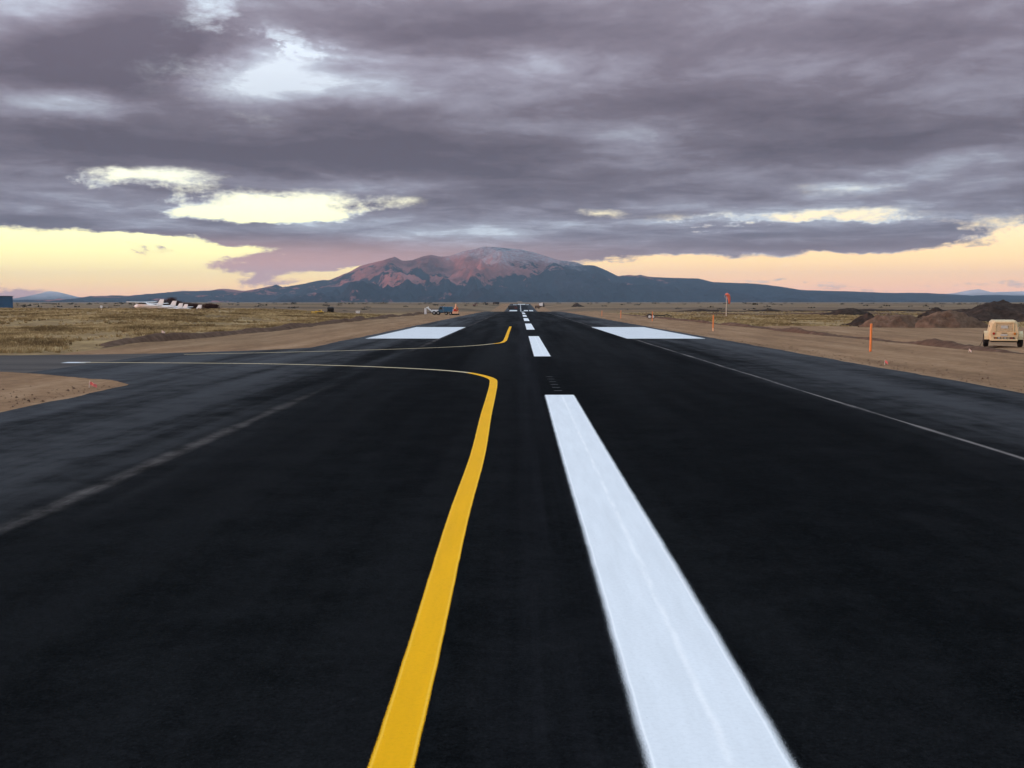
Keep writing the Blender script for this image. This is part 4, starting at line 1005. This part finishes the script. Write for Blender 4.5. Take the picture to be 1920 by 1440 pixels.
# ------------------------------------------------------------------ dry grass (stuff)
def grass(n, xr, yr, keep, seed, hmin, hmax, name):
    r = np.random.default_rng(seed)
    y = np.exp(r.uniform(math.log(yr[0]), math.log(yr[1]), n)); x = r.uniform(xr[0], xr[1], n) 
    x = np.where(xr[0] < 0, np.maximum(xr[0], -0.56 * y) + (xr[1] - np.maximum(xr[0], -0.56 * y)) * r.random(n), xr[0] + (np.minimum(xr[1], 0.54 * y) - xr[0]) * r.random(n))
    pat = fbm(x / 9.0, y / 14.0, 4, seed)
    ok = keep(x, y) & (pat + r.normal(0, .16, n) > -0.02) & (soil_mask(x, y) < 0.55)
    x, y, pat = x[ok], y[ok], pat[ok]; n = len(x); z = terrain(x, y)
    B_ = 6
    ang = r.uniform(0, 6.28, (n, B_)); ln = r.uniform(hmin, hmax, (n, 1)) * r.uniform(.6, 1.1, (n, B_)); lean = r.uniform(.15, .6, (n, B_)); wd = r.uniform(.02, .045, (n, B_)) * (1 + y[:, None] / 120)
    rad = r.uniform(0, .16, (n, B_))
    bx_ = x[:, None] + np.cos(ang) * rad; by_ = y[:, None] + np.sin(ang) * rad; bz_ = np.broadcast_to(z[:, None], (n, B_)) - 0.03
    V = np.empty((n, B_, 3, 3))
    V[:, :, 0] = np.stack([bx_ - wd, by_, bz_], -1); V[:, :, 1] = np.stack([bx_ + wd, by_, bz_], -1)
    V[:, :, 2] = np.stack([bx_ + np.cos(ang) * ln * lean, by_ + np.sin(ang) * ln * lean, bz_ + ln], -1)
    V = V.reshape(-1, 3); m_ = len(V) // 3
    me = bpy.data.meshes.new(name); me.vertices.add(len(V)); me.vertices.foreach_set('co', V.astype(np.float32).ravel())
    me.loops.add(len(V)); me.loops.foreach_set('vertex_index', np.arange(len(V), dtype=np.int32)); me.polygons.add(m_); me.polygons.foreach_set('loop_start', np.arange(0, len(V), 3, dtype=np.int32)); me.update(calc_edges=True)
    tint = np.clip(0.50 + 0.75 * fbm(x / 4.0, y / 5.0, 3, seed + 5) + r.normal(0, .16, n), 0, 1)
    at_ = me.attributes.new('tint', 'FLOAT', 'POINT'); at_.data.foreach_set('value', np.repeat(tint, B_ * 3).astype(np.float32))
    me.materials.append(MATS['dry_grass']); o = bpy.data.objects.new(name, me); C.objects.link(o); o['kind'] = 'stuff'
    return o
grass(70000, (-150, -28.6), (52, 232), lambda x, y: ~((y < 66.5) & (x > -95)) | (y > 62.5 + 0.0 * x) & (x < -24), 101, 0.12, 0.34, 'dry_grass')
grass(30000, (31, 190), (95, 330), lambda x, y: (x > 62) | (y > 128), 103, 0.12, 0.32, 'dry_grass')
# sagebrush and juniper far out on the plain
r = np.random.default_rng(5); V = []; Fc = []
for i in range(260):
    y = math.exp(r.uniform(math.log(600), math.log(2800))); x = r.uniform(-0.6, 0.6) * y
    if abs(x - RC) < 60: continue
    z = float(terrain(x, y)); s_ = r.uniform(.4, 1.1) * (1 + y / 1100); hgt = s_ * r.uniform(.5, .9)
    for j in range(26):
        a = r.uniform(0, 6.28); q = math.sqrt(r.random()) * s_; c_ = np.array([x + math.cos(a) * q * 1.8, y + math.sin(a) * q, z + hgt * r.random() * (1 - .6 * q / s_)])
        o_ = len(V); d1 = r.normal(size=3) * s_ * .3; d2 = r.normal(size=3) * s_ * .3; V += [tuple(c_ - d1), tuple(c_ + d1), tuple(c_ + d2)]; Fc.append((o_, o_ + 1, o_ + 2))
mb = MB(); mb.v = V; mb.f = Fc; mb.build('sagebrush', 'sage_leaf')['kind'] = 'stuff'

# loose clods along the graded soil (stuff)
r = np.random.default_rng(77); V = []; Fc = []
def clod(x, y, z, q):
    o_ = len(V); k_ = r.uniform(.6, 1.25, 6)
    for i_, d_ in enumerate(((1, 0, 0), (0, 1, 0), (-1, 0, 0), (0, -1, 0), (0, 0, .8), (0, 0, -.4))): V.append((x + d_[0] * q * k_[i_], y + d_[1] * q * k_[i_], z + d_[2] * q * k_[i_]))
    for a_, b_ in ((0, 1), (1, 2), (2, 3), (3, 0)): Fc.append((o_ + a_, o_ + b_, o_ + 4)); Fc.append((o_ + b_, o_ + a_, o_ + 5))
for i in range(9000):
    y = math.exp(r.uniform(math.log(24), math.log(190)))
    m_ = r.random()
    if m_ < 0.30: x = RC + RH + abs(r.normal(0, 1.2)) + 0.35
    elif m_ < 0.55: x = RC - RH - abs(r.normal(0, 1.2)) - 0.35
    elif m_ < 0.70: x = 29.9 + r.normal(0, 1.1)
    elif m_ < 0.85: x = -28 + r.normal(0, 1.1)
    else: x = r.choice([-1, 1]) * r.uniform(17, 45)
    if x < -14 and 37.5 < y < 71: continue
    clod(x, y, float(terrain(x, y)) + 0.01, min(0.07, r.exponential(0.010) + 0.008))
mb = MB(); mb.v = V; mb.f = Fc; mb.build('loose_clods', 'soil_brown')['kind'] = 'stuff'
